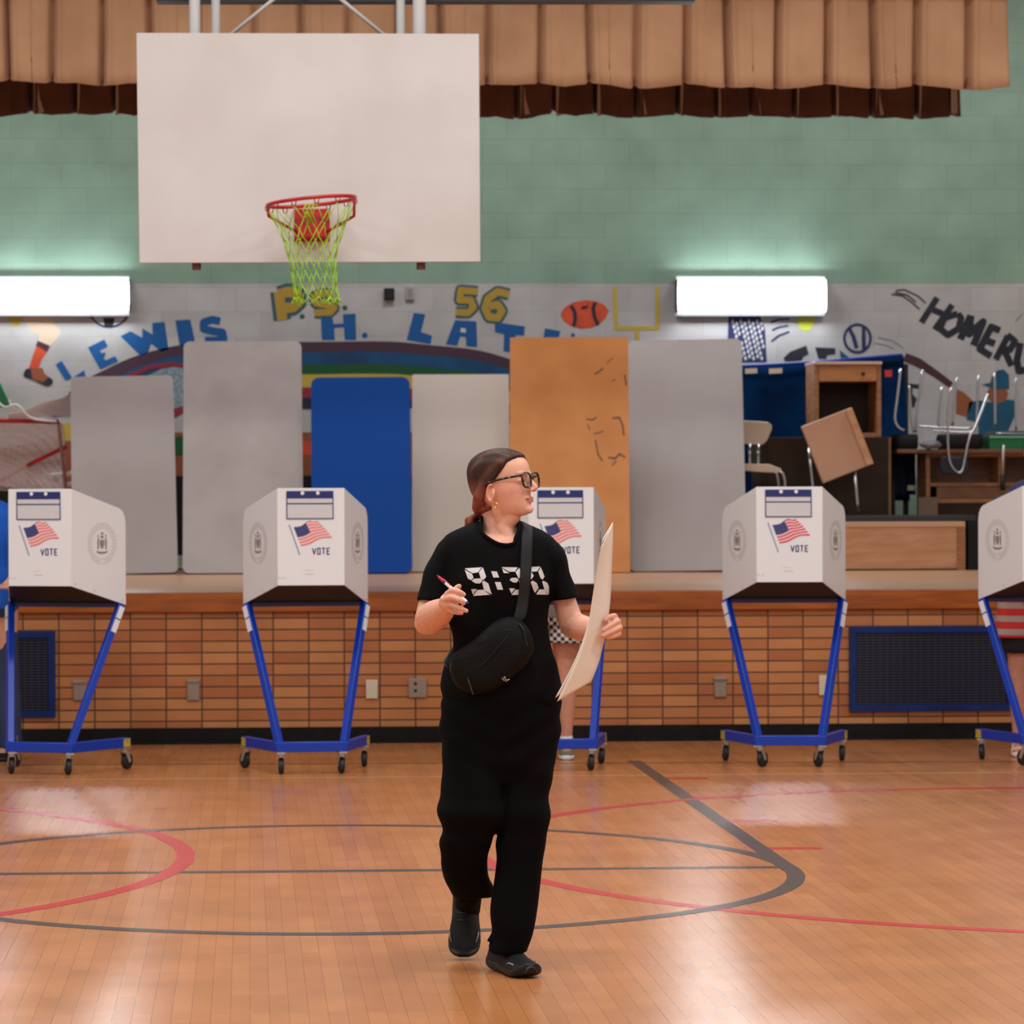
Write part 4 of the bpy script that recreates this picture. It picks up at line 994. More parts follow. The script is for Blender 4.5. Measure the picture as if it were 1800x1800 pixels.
# dark navy coat hanging between cabinet and shelf unit
t = thing('hanging_coat', 'dark navy coat hanging between the dark cabinet and the shelf unit', 'coat', pl(1590, 860, 25.98))
cloth_sheet('cloth', mat('navy_cloth', (14, 26, 52), .8), [(1568, 770), (1609, 790), (1609, 870), (1568, 868)], 25.98, t, .03, seed=8)
MB().prism([pl(x, y, 25.92) for x, y in ((1596, 853), (1609, 853), (1608, 862), (1595, 862))], (0, .01, 0)).build('cloth_label', M['plate_white'], t, world=True)

# ------------------------------------------------------------------ stage left: goal with net, green bag
YG = 24.9
t = thing('hockey_goal', 'small goal with red frame and pale net at the left edge of the stage', 'goal', (pl(55, 1000, YG).x, YG, ZS))
B = MB(); B.tube([pl(-60, 738, YG), pl(103, 741, YG)], .019, 12); B.build('crossbar', M['red_metal'], t, smooth=True, world=True)
zt = pl(103, 741, YG)
B = MB(); B.tube([pl(103, 741, YG), pl(108, 790, YG), pl(116, 862, YG), (pl(117, 900, YG).x, YG, ZS + .01)], .013, 12); B.build('post', mat('post', (150, 90, 92), .4), t, smooth=True, world=True)
B = MB(); B.tube([(pl(-60, 738, YG).x, YG, zt.z), (pl(-60, 738, YG).x, YG, ZS + .01)], .013, 12); B.build('post', M['red_metal'], t, smooth=True, world=True)
B = MB(); B.tube([pl(116, 785, YG + .02), pl(60, 812, YG + .3), pl(14, 838, YG + .5), pl(-40, 860, YG + .6)], .017, 12); B.build('back_bar', M['red_metal'], t, smooth=True, world=True)
B = MB(); B.tube([pl(63, 838, YG + .45), pl(108, 833, YG + .2)], .014, 10); B.build('tape_wrap', M['white'], t, smooth=True, world=True)
B = MB(); B.tube([pl(117, 834, YG + .1), pl(131, 830, YG + .1)], .018, 10); B.build('tape_wrap', M['white'], t, smooth=True, world=True)
B = MB(); B.tube([pl(117, 852, YG + .1), pl(131, 850, YG + .1)], .018, 10); B.build('tape_wrap', M['white'], t, smooth=True, world=True)
m_net = mat('goal_net', (205, 186, 180), .8)
def netpatch(name, fn, nu, nv, r=.0022):
    B = MB()
    for i in range(nu + 1): B.tube([fn(i / nu, j / 14) for j in range(15)], r, 3, cap=False)
    for j in range(nv + 1): B.tube([fn(i / 14, j / nv) for i in range(15)], r, 3, cap=False)
    B.build(name, m_net, t, world=True, fix=False)
def f1(u, v):
    x = -40 + 150 * u + 3 * math.sin(9 * v) + 6 * v; y = 746 + (100 + 30 * u) * v - 6 * math.sin(PI * u) * (1 - v)
    return pl(x, y, YG + .03 + .35 * math.sin(PI * v) * (.5 + .5 * math.sin(2.5 * u)) + .01 * math.sin(30 * u * v))
netpatch('net', f1, 62, 50, .0026)
def f2(u, v):
    x = -40 + 150 * u; y = 746 + 116 * v
    return pl(x + 4 * math.sin(8 * v + 3 * u), y, YG + .62 - .2 * u)
netpatch('back_net', f2, 46, 40, .003)
def f3(u, v):
    x = 15 + 112 * u; y = (728 - 34 * u) + (12 + 22 * u) * v + 2 * math.sin(8 * u)
    return pl(x, y, YG - .05 + .1 * v)
netpatch('gathered_net', f3, 40, 12, .0035)
B = MB(); B.tube(vint([pl(x, y, YG - .08) for x, y in ((-10, 700), (8, 716), (30, 712), (55, 735), (100, 741))], 5), .009, 8); B.tube(vint([pl(x, y, YG - .07) for x, y in ((16, 702), (22, 716), (45, 728))], 5), .007, 8)
B.build('net_cord', M['white'], t, smooth=True, world=True)
B = MB().prism([pl(x, y, YG + .3) for x, y in ((-30, 660), (0, 672), (18, 712), (4, 716), (-30, 716))], (0, .12, 0))
o = B.build('green_sack', mat('sack_green', (20, 120, 74), .6), None, bevel=.03, seg=3); tag(o, 'green cloth sack above the red goal frame at the left edge', 'sack')
tg = thing('equipment_rack', 'dark equipment rack behind the red framed goal', 'rack', (pl(10, 1000, 25.9).x, 25.62, ZS))
MB().box((-.5, .1, 0), (.2, .4, .66)).build('shelf_box', M['black_cloth'], tg, bevel=.01)
MB().box((-.45, .1, .66), (-.05, .25, pl(0, 716, 25.4).z - ZS)).build('post_board', M['wood_dark'], tg)

# ------------------------------------------------------------------ people
M['skin'] = mat('skin', (224, 160, 132), .5, spec=.4, attr='tint', ns=30, rv=.93, bump=.06, bs=250, bd=.002)
M['skin'].node_tree.nodes['Principled BSDF'].inputs['Subsurface Weight'].default_value = .12
M['skin'].node_tree.nodes['Principled BSDF'].inputs['Subsurface Radius'].default_value = (.012, .005, .003)
M['tee'] = mat('tee', (9, 9, 10), .9, spec=.12, c2=(12, 11, 12), ns=5, bump=.3, bs=500, bd=.001)
M['pants'] = mat('pants', (7, 7, 8), .92, spec=.1, c2=(10, 9, 10), ns=4, bump=.3, bs=400, bd=.001)
M['hair'] = mat('hair', (90, 52, 40), .55, spec=.2, attr='tint', ns=60, nd=3, stretch=(1, 1, .16), rv=.55, bump=.5, bs=120, bd=.003)
M['tort'] = mat('tort', (18, 14, 13), .3, c2=(150, 118, 92), ns=110, cr=(.56, .66))
M['gold'] = mat('gold', (230, 190, 110), .25, metal=1)
M['shoe'] = mat('shoe', (11, 10, 10), .6, spec=.3, c2=(16, 14, 13), ns=30)
M['sole'] = mat('sole', (22, 18, 17), .5, spec=.35)
M['bag'] = mat('bag', (8, 7, 7), .7, spec=.2, c2=(11, 10, 9), ns=12, bump=.25, bs=500, bd=.001)
M['strap'] = mat('strap', (26, 26, 27), .65, spec=.3, bump=.3, bs=600, bd=.001)
M['zipper'] = mat('zipper', (60, 60, 62), .3)
M['print'] = mat('print', (208, 200, 198), .6)

def tint(me, fn):
    a = me.color_attributes.new('tint', 'FLOAT_COLOR', 'POINT')
    for i, v in enumerate(me.vertices): a.data[i].color = fn(v.co)
def wrinkle(me, fn):
    me.update(); ns = [v.normal.copy() for v in me.vertices]
    for v, n in zip(me.vertices, ns): v.co += n * fn(v.co)
    me.update()
def sm(a, b, x):
    t = max(0, min(1, (x - a) / (b - a))); return t * t * (3 - 2 * t)

P0 = fl(885, 1718); PHI = math.atan2(P0.x, P0.y)
wom = thing('person', 'woman in black tee walking, holding a pen and large sheets, looking to the side', 'person', P0, -PHI)
IW = root_inv(wom); FWD = Vector((math.sin(PHI), math.cos(PHI), 0))
def Wp(px, py, w=0.0):
    """local point of the woman: image position on a vertical plane w metres behind her front foot"""
    d = ray(px, py); t = (P0.dot(FWD) + w - CAMP.dot(FWD)) / d.dot(FWD)
    return IW @ (CAMP + d * t)
def rows_ring(rows, n=36, p=2.3, k=4):
    rr = []
    for (py, L_, R_, w, ry) in interp(rows, k):
        a = Wp(L_, py, w); b = Wp(R_, py, w); rr.append(ell((a.x + b.x) / 2, w_y(w), (a.z + b.z) / 2, (b.x - a.x) / 2, ry, n, p))
    return rr
def w_y(w): return w

# --- body ------------------------------------------------------------
SB = MB()
def H(x, y, z): return Vector((x, y, z))
HC0 = Wp(883, 848, .10)
HR = Matrix.Translation(HC0) @ Matrix.Rotation(math.radians(64), 4, 'Z') @ Matrix.Rotation(math.radians(-8), 4, 'X')
prof = [(-.114, -.062, -.035, .016), (-.110, -.075, -.022, .031), (-.100, -.083, -.005, .042), (-.085, -.086, .018, .051), (-.068, -.086, .042, .058), (-.050, -.087, .070, .064),
        (-.030, -.088, .090, .070), (-.010, -.087, .098, .073), (.008, -.092, .101, .075), (.030, -.093, .102, .077), (.052, -.088, .099, .076), (.072, -.074, .090, .068), (.088, -.052, .074, .053), (.098, -.026, .052, .033), (.102, -.004, .028, .012)]
def headring(z, yf, yb, hw, n=40):
    out = []; c = (yf + yb) / 2; 
    for k in range(n):
        a = 2 * PI * k / n; s_, c_ = math.sin(a), math.cos(a)
        pw = 2.25
        x = hw * math.copysign(abs(c_) ** (2 / pw), c_)
        ry = (yb - .01) if s_ > 0 else -(yf - .01)
        y = .01 + ry * math.copysign(abs(s_) ** (2 / pw), s_)
        out.append(Vector((x, y, z)))
    return out
SB.loft([headring(*p) for p in interp(prof, 3)], M=HR)
hb = lambda c, r, rot=None: SB.ball(c, r, 14, 10, M=HR, rot=rot)
SB.tube([(0, -.086, .012), (0, -.100, -.012), (0, -.111, -.030), (0, -.114, -.036)], [.008, .008, .0092, .0085], 12, M=HR)   # nose
hb((0, -.110, -.034), (.0100, .0105, .009)); hb((-.011, -.100, -.038), (.0075, .010, .0072)); hb((.011, -.100, -.038), (.0075, .010, .0072))
hb((0, -.090, -.0615), (.021, .008, .0048)); hb((0, -.0895, -.0710), (.018, .009, .0058))                                    # lips
hb((0, -.080, -.097), (.019, .014, .014)); hb((0, -.084, .015), (.048, .012, .009))
for s in (-1, 1):
    hb((s * .031, -.0795, -.006), (.014, .011, .011))
    # ear
    er = Matrix.Rotation(s * .35, 3, 'Z') @ Matrix.Rotation(.18, 3, 'X')
    pts = [Vector((s * .004, .016 * math.sin(a) * (1.0 if a < PI else .8) - .002, .026 * math.cos(a) + .003)) for a in [2 * PI * k / 18 * .82 - .3 for k in range(19)]]
    ec = Vector((s * .077, .006, -.036))
    SB.tube([ec + er @ p for p in pts], .0045, 8, M=HR)
    hb(ec + er @ Vector((-s * .003, -.002, -.002)), (.005, .012, .021), er); hb(ec + er @ Vector((s * .001, -.006, -.025)), (.0045, .007, .008), er)
    hb(ec + er @ Vector((s * .004, -.012, -.004)), (.004, .004, .007), er)
# neck and chest
SB.tube([Wp(868, 876, .135), Wp(874, 905, .13), Wp(880, 930, .125), Wp(882, 955, .12)], [.054, .054, .060, .072], 24)
SB.tube([HR @ H(0, -.02, -.10), Wp(885, 925, .09), Wp(892, 950, .075)], [.034, .036, .03], 16)
SB.tube([HR @ H(-.046, .01, -.05), HR @ H(-.046, .012, -.08), Wp(884, 935, .078), Wp(892, 955, .062)], [.008, .014, .013, .010], 12)    # neck muscle
SB.loft([ell(0, 0, 0, 1, 1, 28)] and rows_ring([(938, 812, 950, .12, .060), (952, 790, 972, .12, .088), (975, 783, 972, .12, .096), (1020, 790, 968, .12, .102), (1080, 796, 958, .12, .10), (1150, 805, 955, .12, .095), (1220, 793, 970, .125, .10), (1270, 790, 972, .13, .10)], 28, 2.1))
# arms
def arm(pts, rr, n=18):
    q = vint([tuple(p) + (r,) if False else p for p in pts], 4); R = [r[0] for r in interp([(r,) for r in rr], 4)]
    SB.tube(q, R, n)
arm([Wp(797, 968, .13), Wp(772, 1010, .13), Wp(759, 1062, .12), Wp(755, 1090, .085)], [.034, .036, .043, .046])
arm([Wp(754, 1090, .10), Wp(763, 1083, .02), Wp(775, 1075, -.07), Wp(786, 1066, -.135), Wp(788, 1060, -.16)], [.047, .049, .041, .030, .026])
SB.ball(Wp(750, 1096, .10), (.040, .04, .036), 14, 10)
arm([Wp(960, 968, .13), Wp(978, 1010, .135), Wp(994, 1062, .14), Wp(1005, 1098, .13)], [.034, .033, .037, .041])
arm([Wp(1006, 1098, .145), Wp(1024, 1104, .07), Wp(1048, 1106, .00), Wp(1066, 1103, -.045)], [.043, .041, .032, .024])
# right hand (left in the picture): palm, four fingers and thumb around the pen
def finger(pts, rr, n=12):
    q = vint(pts, 4); R = [r[0] for r in interp([(r,) for r in rr], 4)]
    SB.tube(q, R, n); SB.ball(q[-1], R[-1] * 1.0, 10, 8); SB.ball(q[0], R[0], 10, 8)
    for k in (len(q) // 3, 2 * len(q) // 3): SB.ball(q[k], R[k] * 1.07, 10, 8)
f = Wp
SB.tube([f(787, 1062, -.15), f(790, 1057, -.185), f(789, 1050, -.205)], [.028, .033, .027], 16, ry=[.020, .019, .015])
SB.ball(f(788, 1058, -.19), (.027, .022, .030), 14, 10)
finger([f(786, 1045, -.205), f(795, 1038, -.225), f(806, 1040, -.235), f(815, 1045, -.228)], [.0105, .0098, .0088, .0078])
finger([f(783, 1053, -.205), f(795, 1050, -.230), f(806, 1054, -.238), f(815, 1060, -.230)], [.0105, .0098, .0088, .0078])
finger([f(785, 1063, -.195), f(797, 1064, -.220), f(808, 1069, -.226), f(820, 1074, -.222)], [.0102, .0095, .0083, .0070])
finger([f(784, 1070, -.185), f(795, 1074, -.200), f(804, 1077, -.205), f(812, 1078, -.203)], [.0095, .0085, .0075, .0062])
finger([f(793, 1060, -.175), f(799, 1048, -.190), f(801, 1036, -.200), f(807, 1031, -.205)], [.0125, .0115, .0098, .0085])
# left hand (right in the picture): gripping the sheets
SB.tube([f(1064, 1103, -.04), f(1076, 1101, -.052), f(1085, 1099, -.058)], [.024, .030, .027], 16, ry=[.017, .017, .015])
SB.ball(f(1077, 1103, -.052), (.023, .017, .031), 14, 10)
finger([f(1083, 1090, -.062), f(1080, 1083, -.085), f(1070, 1085, -.105), f(1064, 1090, -.112)], [.0098, .0094, .0085, .0078])
finger([f(1086, 1098, -.066), f(1086, 1092, -.092), f(1072, 1100, -.122), f(1060, 1108, -.136)], [.0100, .0095, .0086, .0075])
finger([f(1088, 1106, -.064), f(1089, 1103, -.092), f(1074, 1111, -.124), f(1059, 1118, -.140)], [.0098, .0092, .0083, .0072])
finger([f(1086, 1115, -.058), f(1088, 1114, -.084), f(1078, 1119, -.112), f(1067, 1121, -.124)], [.0088, .0082, .0074, .0064])
finger([f(1072, 1095, -.05), f(1066, 1088, -.045), f(1058, 1086, -.04), f(1050, 1088, -.035)], [.0120, .0112, .0100, .0085])
# legs inside the trousers, ankles
SB.tube([Wp(830, 1262, .13), Wp(830, 1350, .10), Wp(828, 1450, .07), Wp(828, 1520, .20), Wp(822, 1595, .45)], [.085, .072, .055, .042, .032], 16)
SB.tube([Wp(930, 1262, .13), Wp(922, 1350, .12), Wp(916, 1450, .11), Wp(908, 1580, .12), Wp(897, 1690, .13)], [.085, .072, .055, .046, .036], 16)
me = remesh(SB, .0031, 3)
IH = HR.inverted()
SK = (.78, .395, .272, 1)
def skin_t(co):
    h = IH @ co; c = list(SK)
    def mixc(t, d):
        for i in range(3): c[i] = c[i] * (1 - t) + d[i] * t
    if -.14 < h.z < .12 and abs(h.x) < .1 and h.y < .06:
        lip = max(0, 1 - ((h.x / .022) ** 2 + ((h.z + .0665) / .0105) ** 2)) * (h.y < -.07)
        mixc(min(1, lip * 2.5) * .75, (.50, .165, .12))
        if abs(h.z + .0665) < .0013 and abs(h.x) < .021 and h.y < -.07: mixc(.75, (.22, .06, .045))
        for s in (-1, 1):
            b = max(0, 1 - (((h.x - s * .033) / .021) ** 2 + ((h.z - .018 + abs(h.x - s * .03) * .12) / .0042) ** 2)) * (h.y < -.06)
            mixc(min(1, b * 2) * .5, (.20, .10, .07))
            e = max(0, 1 - (((h.x - s * .031) / .0145) ** 2 + ((h.z + .007) / .0058) ** 2)) * (h.y < -.06)
            mixc(min(1, e * 1.6) * .6, (.30, .15, .11))
            mixc(.28 * math.exp(-((h.x - s * .052) ** 2 + (h.z + .035) ** 2) / .0006) * (h.y < -.02), (.80, .31, .22))
        mixc(.25 * math.exp(-(h.x ** 2 + (h.z + .043) ** 2) / .0002) * (h.y < -.09), (.68, .24, .17))
        if abs(h.x) > .07: mixc(.35, (.72, .25, .17))
    else:
        mixc(.3 * sm(1.18, 1.02, co.z), (.68, .26, .16))
    return tuple(c)
tint(me, skin_t)
body = link('body', me, M['skin'], wom)
# eyes
for s in (-1, 1):
    B = MB(); B.ball((s * .031, -.0805, -.007), (.0102, .0102, .0075), 16, 10, M=HR); ey = B.build('eye', mat('eye_white', (225, 215, 208), .3), body, smooth=True)
    B = MB(); B.ball((s * .031 + .002, -.0893, -.0065), (.0048, .0022, .0048), 12, 6, M=HR); B.build('iris', mat('iris', (60, 70, 70), .2), ey, smooth=True)
# fingernails
nail = mat('nail', (226, 160, 140), .25)
for (px, py, w) in ((818, 1045, -.2355), (818, 1059.5, -.2375), (821, 1074, -.2285), (809.5, 1030, -.213), (1059, 1108, -.1435), (1058, 1117.5, -.147), (1064, 1090.5, -.1195)):
    B = MB(); B.ball(Wp(px - (2 if px < 1000 else -1), py, w), (.0045, .0016, .0038), 10, 6); B.build('fingernail', nail, body, smooth=True)

# --- hair ------------------------------------------------------------
HB = MB()
def yh(z, x):
    tab = [(-.12, .045), (-.09, .040), (-.06, .034), (-.03, .024), (-.012, .012), (-.002, -.010), (.012, -.030), (.030, -.048), (.048, -.060), (.062, -.074), (.072, -.10), (.2, -.3)]
    for (a, b), (c, d) in zip(tab, tab[1:]):
        if a <= z <= c: return b + (d - b) * (z - a) / (c - a)
    return -.3
rings = []
hp = [(-.100, .03, .060, .016), (-.090, .01, .074, .034), (-.077, -.03, .084, .050)] + [p for p in prof if p[0] > -.07]
for p in interp(hp, 3):
    r_ = headring(*p, n=72); out = []
    for v in r_:
        c = Vector((0, .005, v.z - .0)); d = Vector((v.x, v.y - .005, (v.z + .02) * (.35 if v.z > .03 else 0)));
        t = sm(-.004, .022, v.y - yh(v.z, v.x))
        off = -.013 + .021 * t + .0016 * math.sin(60 * math.atan2(v.x, v.z + .3) * 2 + 8 * v.y)
        if v.z > .085: off = .008
        if d.length > 1e-5: v = v + d.normalized() * off
        out.append(v)
    rings.append(out)
HB.loft(rings, M=HR)
# swept strands to the nape, tied tail and curls
HB.tube([HR @ H(0, .062, -.03), HR @ H(0.0, .082, -.066), HR @ H(0, .092, -.090)], [.036, .028, .014], 18)
for s in (-1, 1):
    HB.tube([HR @ H(s * .070, .028, .0), HR @ H(s * .066, .055, -.035), HR @ H(s * .040, .078, -.07), HR @ H(0, .095, -.09)], [.014, .019, .019, .012], 14)
rc_ = random.Random(11)
for k in range(26):
    a = rc_.uniform(0, 2 * PI); rr = rc_.uniform(.004, .020)
    p0 = H(.0, .092, -.088); p1 = H(rr * math.cos(a), .114 + rr * .7 * math.sin(a), -.090 - rc_.uniform(0, .01)); p2 = H(rr * 1.3 * math.cos(a), .123 + rr * math.sin(a), -.102 - rc_.uniform(0, .015)); p3 = H(rr * .9 * math.cos(a + 1), .118 + rr * math.sin(a), -.118 - rc_.uniform(0, .02))
    HB.tube([HR @ p for p in vint([p0, p1, p2, p3], 3)], [.006] * 4 + [.0075] * 3 + [.005, .004, .002], 8)
me = remesh(HB, .0032, 2)
def hair_t(co):
    h = IH @ co; t = sm(.02, -.05, h.z - .25 * max(0, h.y - .02) + .0)
    base = (.052, .022, .014); red = (.33, .092, .055); mid = (.16, .066, .038)
    s = .5 + .5 * math.sin(85 * (h.z + .8 * h.y) + 20 * h.x); c = [b * (1 - t) + r * t for b, r in zip(base, red)]
    st = sm(.55, 1, s) * .45 * sm(-.05, .03, .06 - abs(h.y)); c = [x * (1 - st) + m_ * st for x, m_ in zip(c, mid)]
    return (c[0], c[1], c[2], 1)
tint(me, hair_t); link('hair', me, M['hair'], wom)
B = MB(); B.tube([HR @ H(.015 * math.cos(a), .099 + .006 * math.sin(a), -.093 + .012 * math.sin(a)) for a in [2 * PI * k / 16 for k in range(17)]], .0035, 8, cap=False)
B.build('hair_tie', M['black'], wom, smooth=True)

# --- glasses, earring --------------------------------------------------
GY = -.1035
B = MB()
def lensring(s, k=1.0):
    return [H(s * .0335 + s * .026 * k * math.copysign(abs(math.cos(a)) ** .7, math.cos(a)) * (1.0 if math.sin(a) < 0 else 1.06), GY + .12 * abs(.0335 + .0255 * math.cos(a) * 1) ** 1.0 * .6, -.007 + .0235 * k * math.copysign(abs(math.sin(a)) ** .75, math.sin(a))) for a in [2 * PI * i / 28 for i in range(29)]]
for s in (-1, 1): B.tube([HR @ p for p in lensring(s)], .0030, 8, cap=False, ry=.0036)
B.tube([HR @ p for p in (H(-.010, GY - .001, -.001), H(0, GY - .004, .003), H(.010, GY - .001, -.001))], .0025, 8)
gl = B.build('glasses', M['tort'], wom, smooth=True)
for s in (-1, 1):
    B = MB(); B.tube([HR @ p for p in (H(s * .0585, GY + .004, .008), H(s * .070, GY + .012, .008), H(s * .079, -.05, .006), H(s * .081, .0, .003), H(s * .079, .022, -.008))], .0022, 8, ry=.0036)
    B.build('temple_arm', M['tort'], gl, smooth=True)
mlens = mat('lens_clear', (235, 235, 235), .02); ntl = mlens.node_tree; bl = ntl.nodes['Principled BSDF']
tr_ = ntl.nodes.new('ShaderNodeBsdfTransparent'); gs = ntl.nodes.new('ShaderNodeBsdfGlossy'); gs.inputs['Roughness'].default_value = .03; ms = ntl.nodes.new('ShaderNodeMixShader'); ms.inputs[0].default_value = .07
ntl.links.new(tr_.outputs[0], ms.inputs[1]); ntl.links.new(gs.outputs[0], ms.inputs[2]); ntl.links.new(ms.outputs[0], ntl.nodes['Material Output'].inputs['Surface'])
for s in (-1, 1):
    B = MB(); q = [HR @ p for p in lensring(s, .93)[:-1]]; c = sum(q, Vector()) / len(q); n_ = len(q); B.add(q + [c + (HR.to_3x3() @ Vector((0, -.001, 0)))], [(i, (i + 1) % n_, n_) for i in range(n_)]); B.build('lens', mlens, gl, smooth=True, fix=False)
B = MB(); B.tube([HR @ (Vector((.080, -.006, -.074)) + Vector((.001, .006 * math.cos(a), .0085 * math.sin(a)))) for a in [2 * PI * k / 16 for k in range(17)]], .0026, 8, cap=False); B.build('earring', M['gold'], wom, smooth=True)
B = MB(); B.tube([HR @ (Vector((-.080, -.006, -.074)) + Vector((.001, .006 * math.cos(a), .0085 * math.sin(a)))) for a in [2 * PI * k / 16 for k in range(17)]], .0026, 8, cap=False); B.build('earring', M['gold'], wom, smooth=True)

# --- t-shirt -----------------------------------------------------------
TB = MB()
TB.loft(rows_ring([(912, 852, 907, .13, .050), (922, 824, 930, .13, .068), (934, 793, 956, .125, .084), (948, 780, 974, .12, .096), (968, 776, 980, .12, .108), (1000, 776, 978, .12, .118), (1035, 781, 972, .118, .124), (1065, 785, 967, .12, .118), (1090, 786, 964, .12, .110), (1118, 796, 965, .12, .106),
                  (1146, 795, 969, .12, .108), (1166, 784, 979, .12, .114), (1188, 779, 986, .12, .119), (1210, 774, 990, .12, .122), (1226, 776, 988, .12, .121), (1234, 783, 984, .12, .112)], 44, 2.2, 3))
def sleeve(pts, rr, ryy):
    q = vint(pts, 4); R = [r[0] for r in interp([(r,) for r in rr], 4)]; R2 = [r[0] for r in interp([(r,) for r in ryy], 4)]
    TB.tube(q, R, 24, ry=R2, up=(0, 1, 0))
sleeve([Wp(802, 958, .12), Wp(784, 976, .12), Wp(770, 1010, .12), Wp(763, 1040, .115), Wp(761, 1058, .11)], [.036, .042, .045, .051, .0545], [.05, .066, .066, .066, .066])
sleeve([Wp(954, 958, .12), Wp(970, 975, .12), Wp(981, 1010, .125), Wp(990, 1035, .125), Wp(994, 1053, .125)], [.034, .038, .039, .0415, .0415], [.05, .064, .060, .058, .058])
for px, s in ((842, -1), (912, 1)): TB.ball(Wp(px, 1020, .045), (.070, .052, .062), 18, 12)
me = remesh(TB, .0050, 5)
def tee_w(co):
    w = 0
    z = co.z
    w += .0035 * math.sin(34 * (z + .35 * co.x) + 3 * math.sin(9 * co.x)) * sm(1.12, .95, z)
    w += .0045 * math.sin(60 * (z - .9 * abs(co.x)) + 2 * math.sin(14 * co.x)) * sm(.92, .84, z)
    w += .003 * math.sin(48 * (co.x * .8 + z * .9)) * sm(.10, .2, abs(co.x)) * sm(1.1, 1.3, z)
    w += .0022 * math.sin(42 * (z * .5 - co.x) + 5 * z) * sm(1.42, 1.25, z)
    return w
wrinkle(me, tee_w)
# neck opening
bm = bmesh.new(); bm.from_mesh(me); TBVH = BVHTree.FromBMesh(bm)
NL = [(847, 905), (846.5, 922), (846, 931), (851, 939), (860, 946), (870, 952), (879, 955.5), (890, 957), (898, 956), (904, 953), (906, 944), (911, 931), (911.5, 915), (909, 903), (878, 896)]
def inside(x, y, P):
    r = False; n = len(P)
    for i in range(n):
        (x0, y0), (x1, y1) = P[i], P[i - 1]
        if (y0 > y) != (y1 > y) and x < (x1 - x0) * (y - y0) / (y1 - y0) + x0: r = not r
    return r
MW = Matrix.Translation(P0) @ Matrix.Rotation(-PHI, 4, 'Z')
def proj(co):
    v = MW @ co - CAMP; d = v.dot(FW); return XP + FPX * v.dot(RT) / d, YP - FPX * v.dot(UPV) / d
kill = [v for v in bm.verts if (v.co.z > 1.33 and inside(*proj(v.co), NL) and v.co.y < .17)]
bmesh.ops.delete(bm, geom=kill, context='VERTS'); bm.to_mesh(me); bm.free()
for p in me.polygons: p.use_smooth = True
tee = link('t_shirt', me, M['tee'], wom)
so = tee.modifiers.new('s', 'SOLIDIFY'); so.thickness = .002; so.offset = -1
CL = IW @ CAMP
def surf(px, py, off=.002, default=.02):
    p = Wp(px, py, 0); d = (p - CL).normalized()
    h = TBVH.ray_cast(CL, d, 30)
    if h[0] is None or h[0].y > .16: return Wp(px, py, default)
    return h[0] - d * off
# ribbed collar
B = MB(); cp = [surf(x, y + 1.5 if y > 930 else y, .0015, .07) for x, y in NL[:-1]]
cp[0] = Wp(848, 910, .11); cp[-1] = Wp(911, 907, .11)
cp = [Wp(880, 897, .205), Wp(860, 900, .18)] + cp + [Wp(900, 899, .18), Wp(880, 897, .205)]
B.tube(vint(cp, 3), .0055, 10, ry=.0085); B.build('collar', M['tee'], tee, smooth=True)
# digital clock print on the chest
DG = [[(242, 352), (515, 333), (450, 415), (365, 430)], [(242, 372), (360, 440), (382, 500), (345, 540), (292, 515)], [(530, 335), (582, 485), (540, 535), (495, 515), (465, 412)], [(352, 552), (385, 515), (488, 510), (525, 540), (485, 590), (415, 590)],
      [(515, 570), (545, 545), (615, 590), (670, 768), (545, 690)], [(375, 788), (440, 692), (540, 690), (640, 770)], [(342, 680), (435, 677), (372, 765)],
      [(660, 397), (750, 400), (788, 495), (695, 497)], [(718, 568), (810, 568), (850, 690), (760, 690)],
      [(822, 332), (1080, 335), (1035, 405), (945, 405)], [(830, 350), (950, 428), (860, 428)], [(1105, 340), (1150, 470), (1095, 515), (1045, 410)], [(952, 540), (980, 503), (1060, 500), (1095, 530), (1065, 578), (1010, 575)], [(1100, 540), (1170, 590), (1215, 750), (1130, 690)], [(980, 772), (1045, 690), (1130, 690), (1200, 772)], [(945, 668), (1040, 668), (980, 750)],
      [(1240, 330), (1435, 322), (1390, 400), (1300, 405)], [(1240, 345), (1300, 412), (1335, 470), (1300, 525), (1270, 500)], [(1442, 330), (1470, 390), (1505, 480), (1475, 530), (1440, 505), (1405, 405)], [(1285, 570), (1315, 545), (1380, 580), (1412, 660), (1355, 740), (1330, 700)], [(1465, 560), (1490, 548), (1550, 580), (1575, 640), (1575, 765), (1505, 690)], [(1370, 765), (1420, 685), (1500, 685), (1565, 770)]]
B = MB()
for poly in DG:
    P2 = [Vector((790 + u / 9, 960 + v / 9, 0)) for u, v in poly]
    bm = bmesh.new(); vs = [bm.verts.new(p) for p in P2]
    for tr3 in tessellate_polygon([P2]): bm.faces.new([vs[i] for i in tr3])
    bmesh.ops.subdivide_edges(bm, edges=bm.edges[:], cuts=3, use_grid_fill=True)
    bm.verts.index_update()
    B.add([surf(v.co.x, v.co.y, .0028) for v in bm.verts], [tuple(v.index for v in fc.verts) for fc in bm.faces]); bm.free()
B.build('shirt_print', M['print'], tee, smooth=False, fix=False)

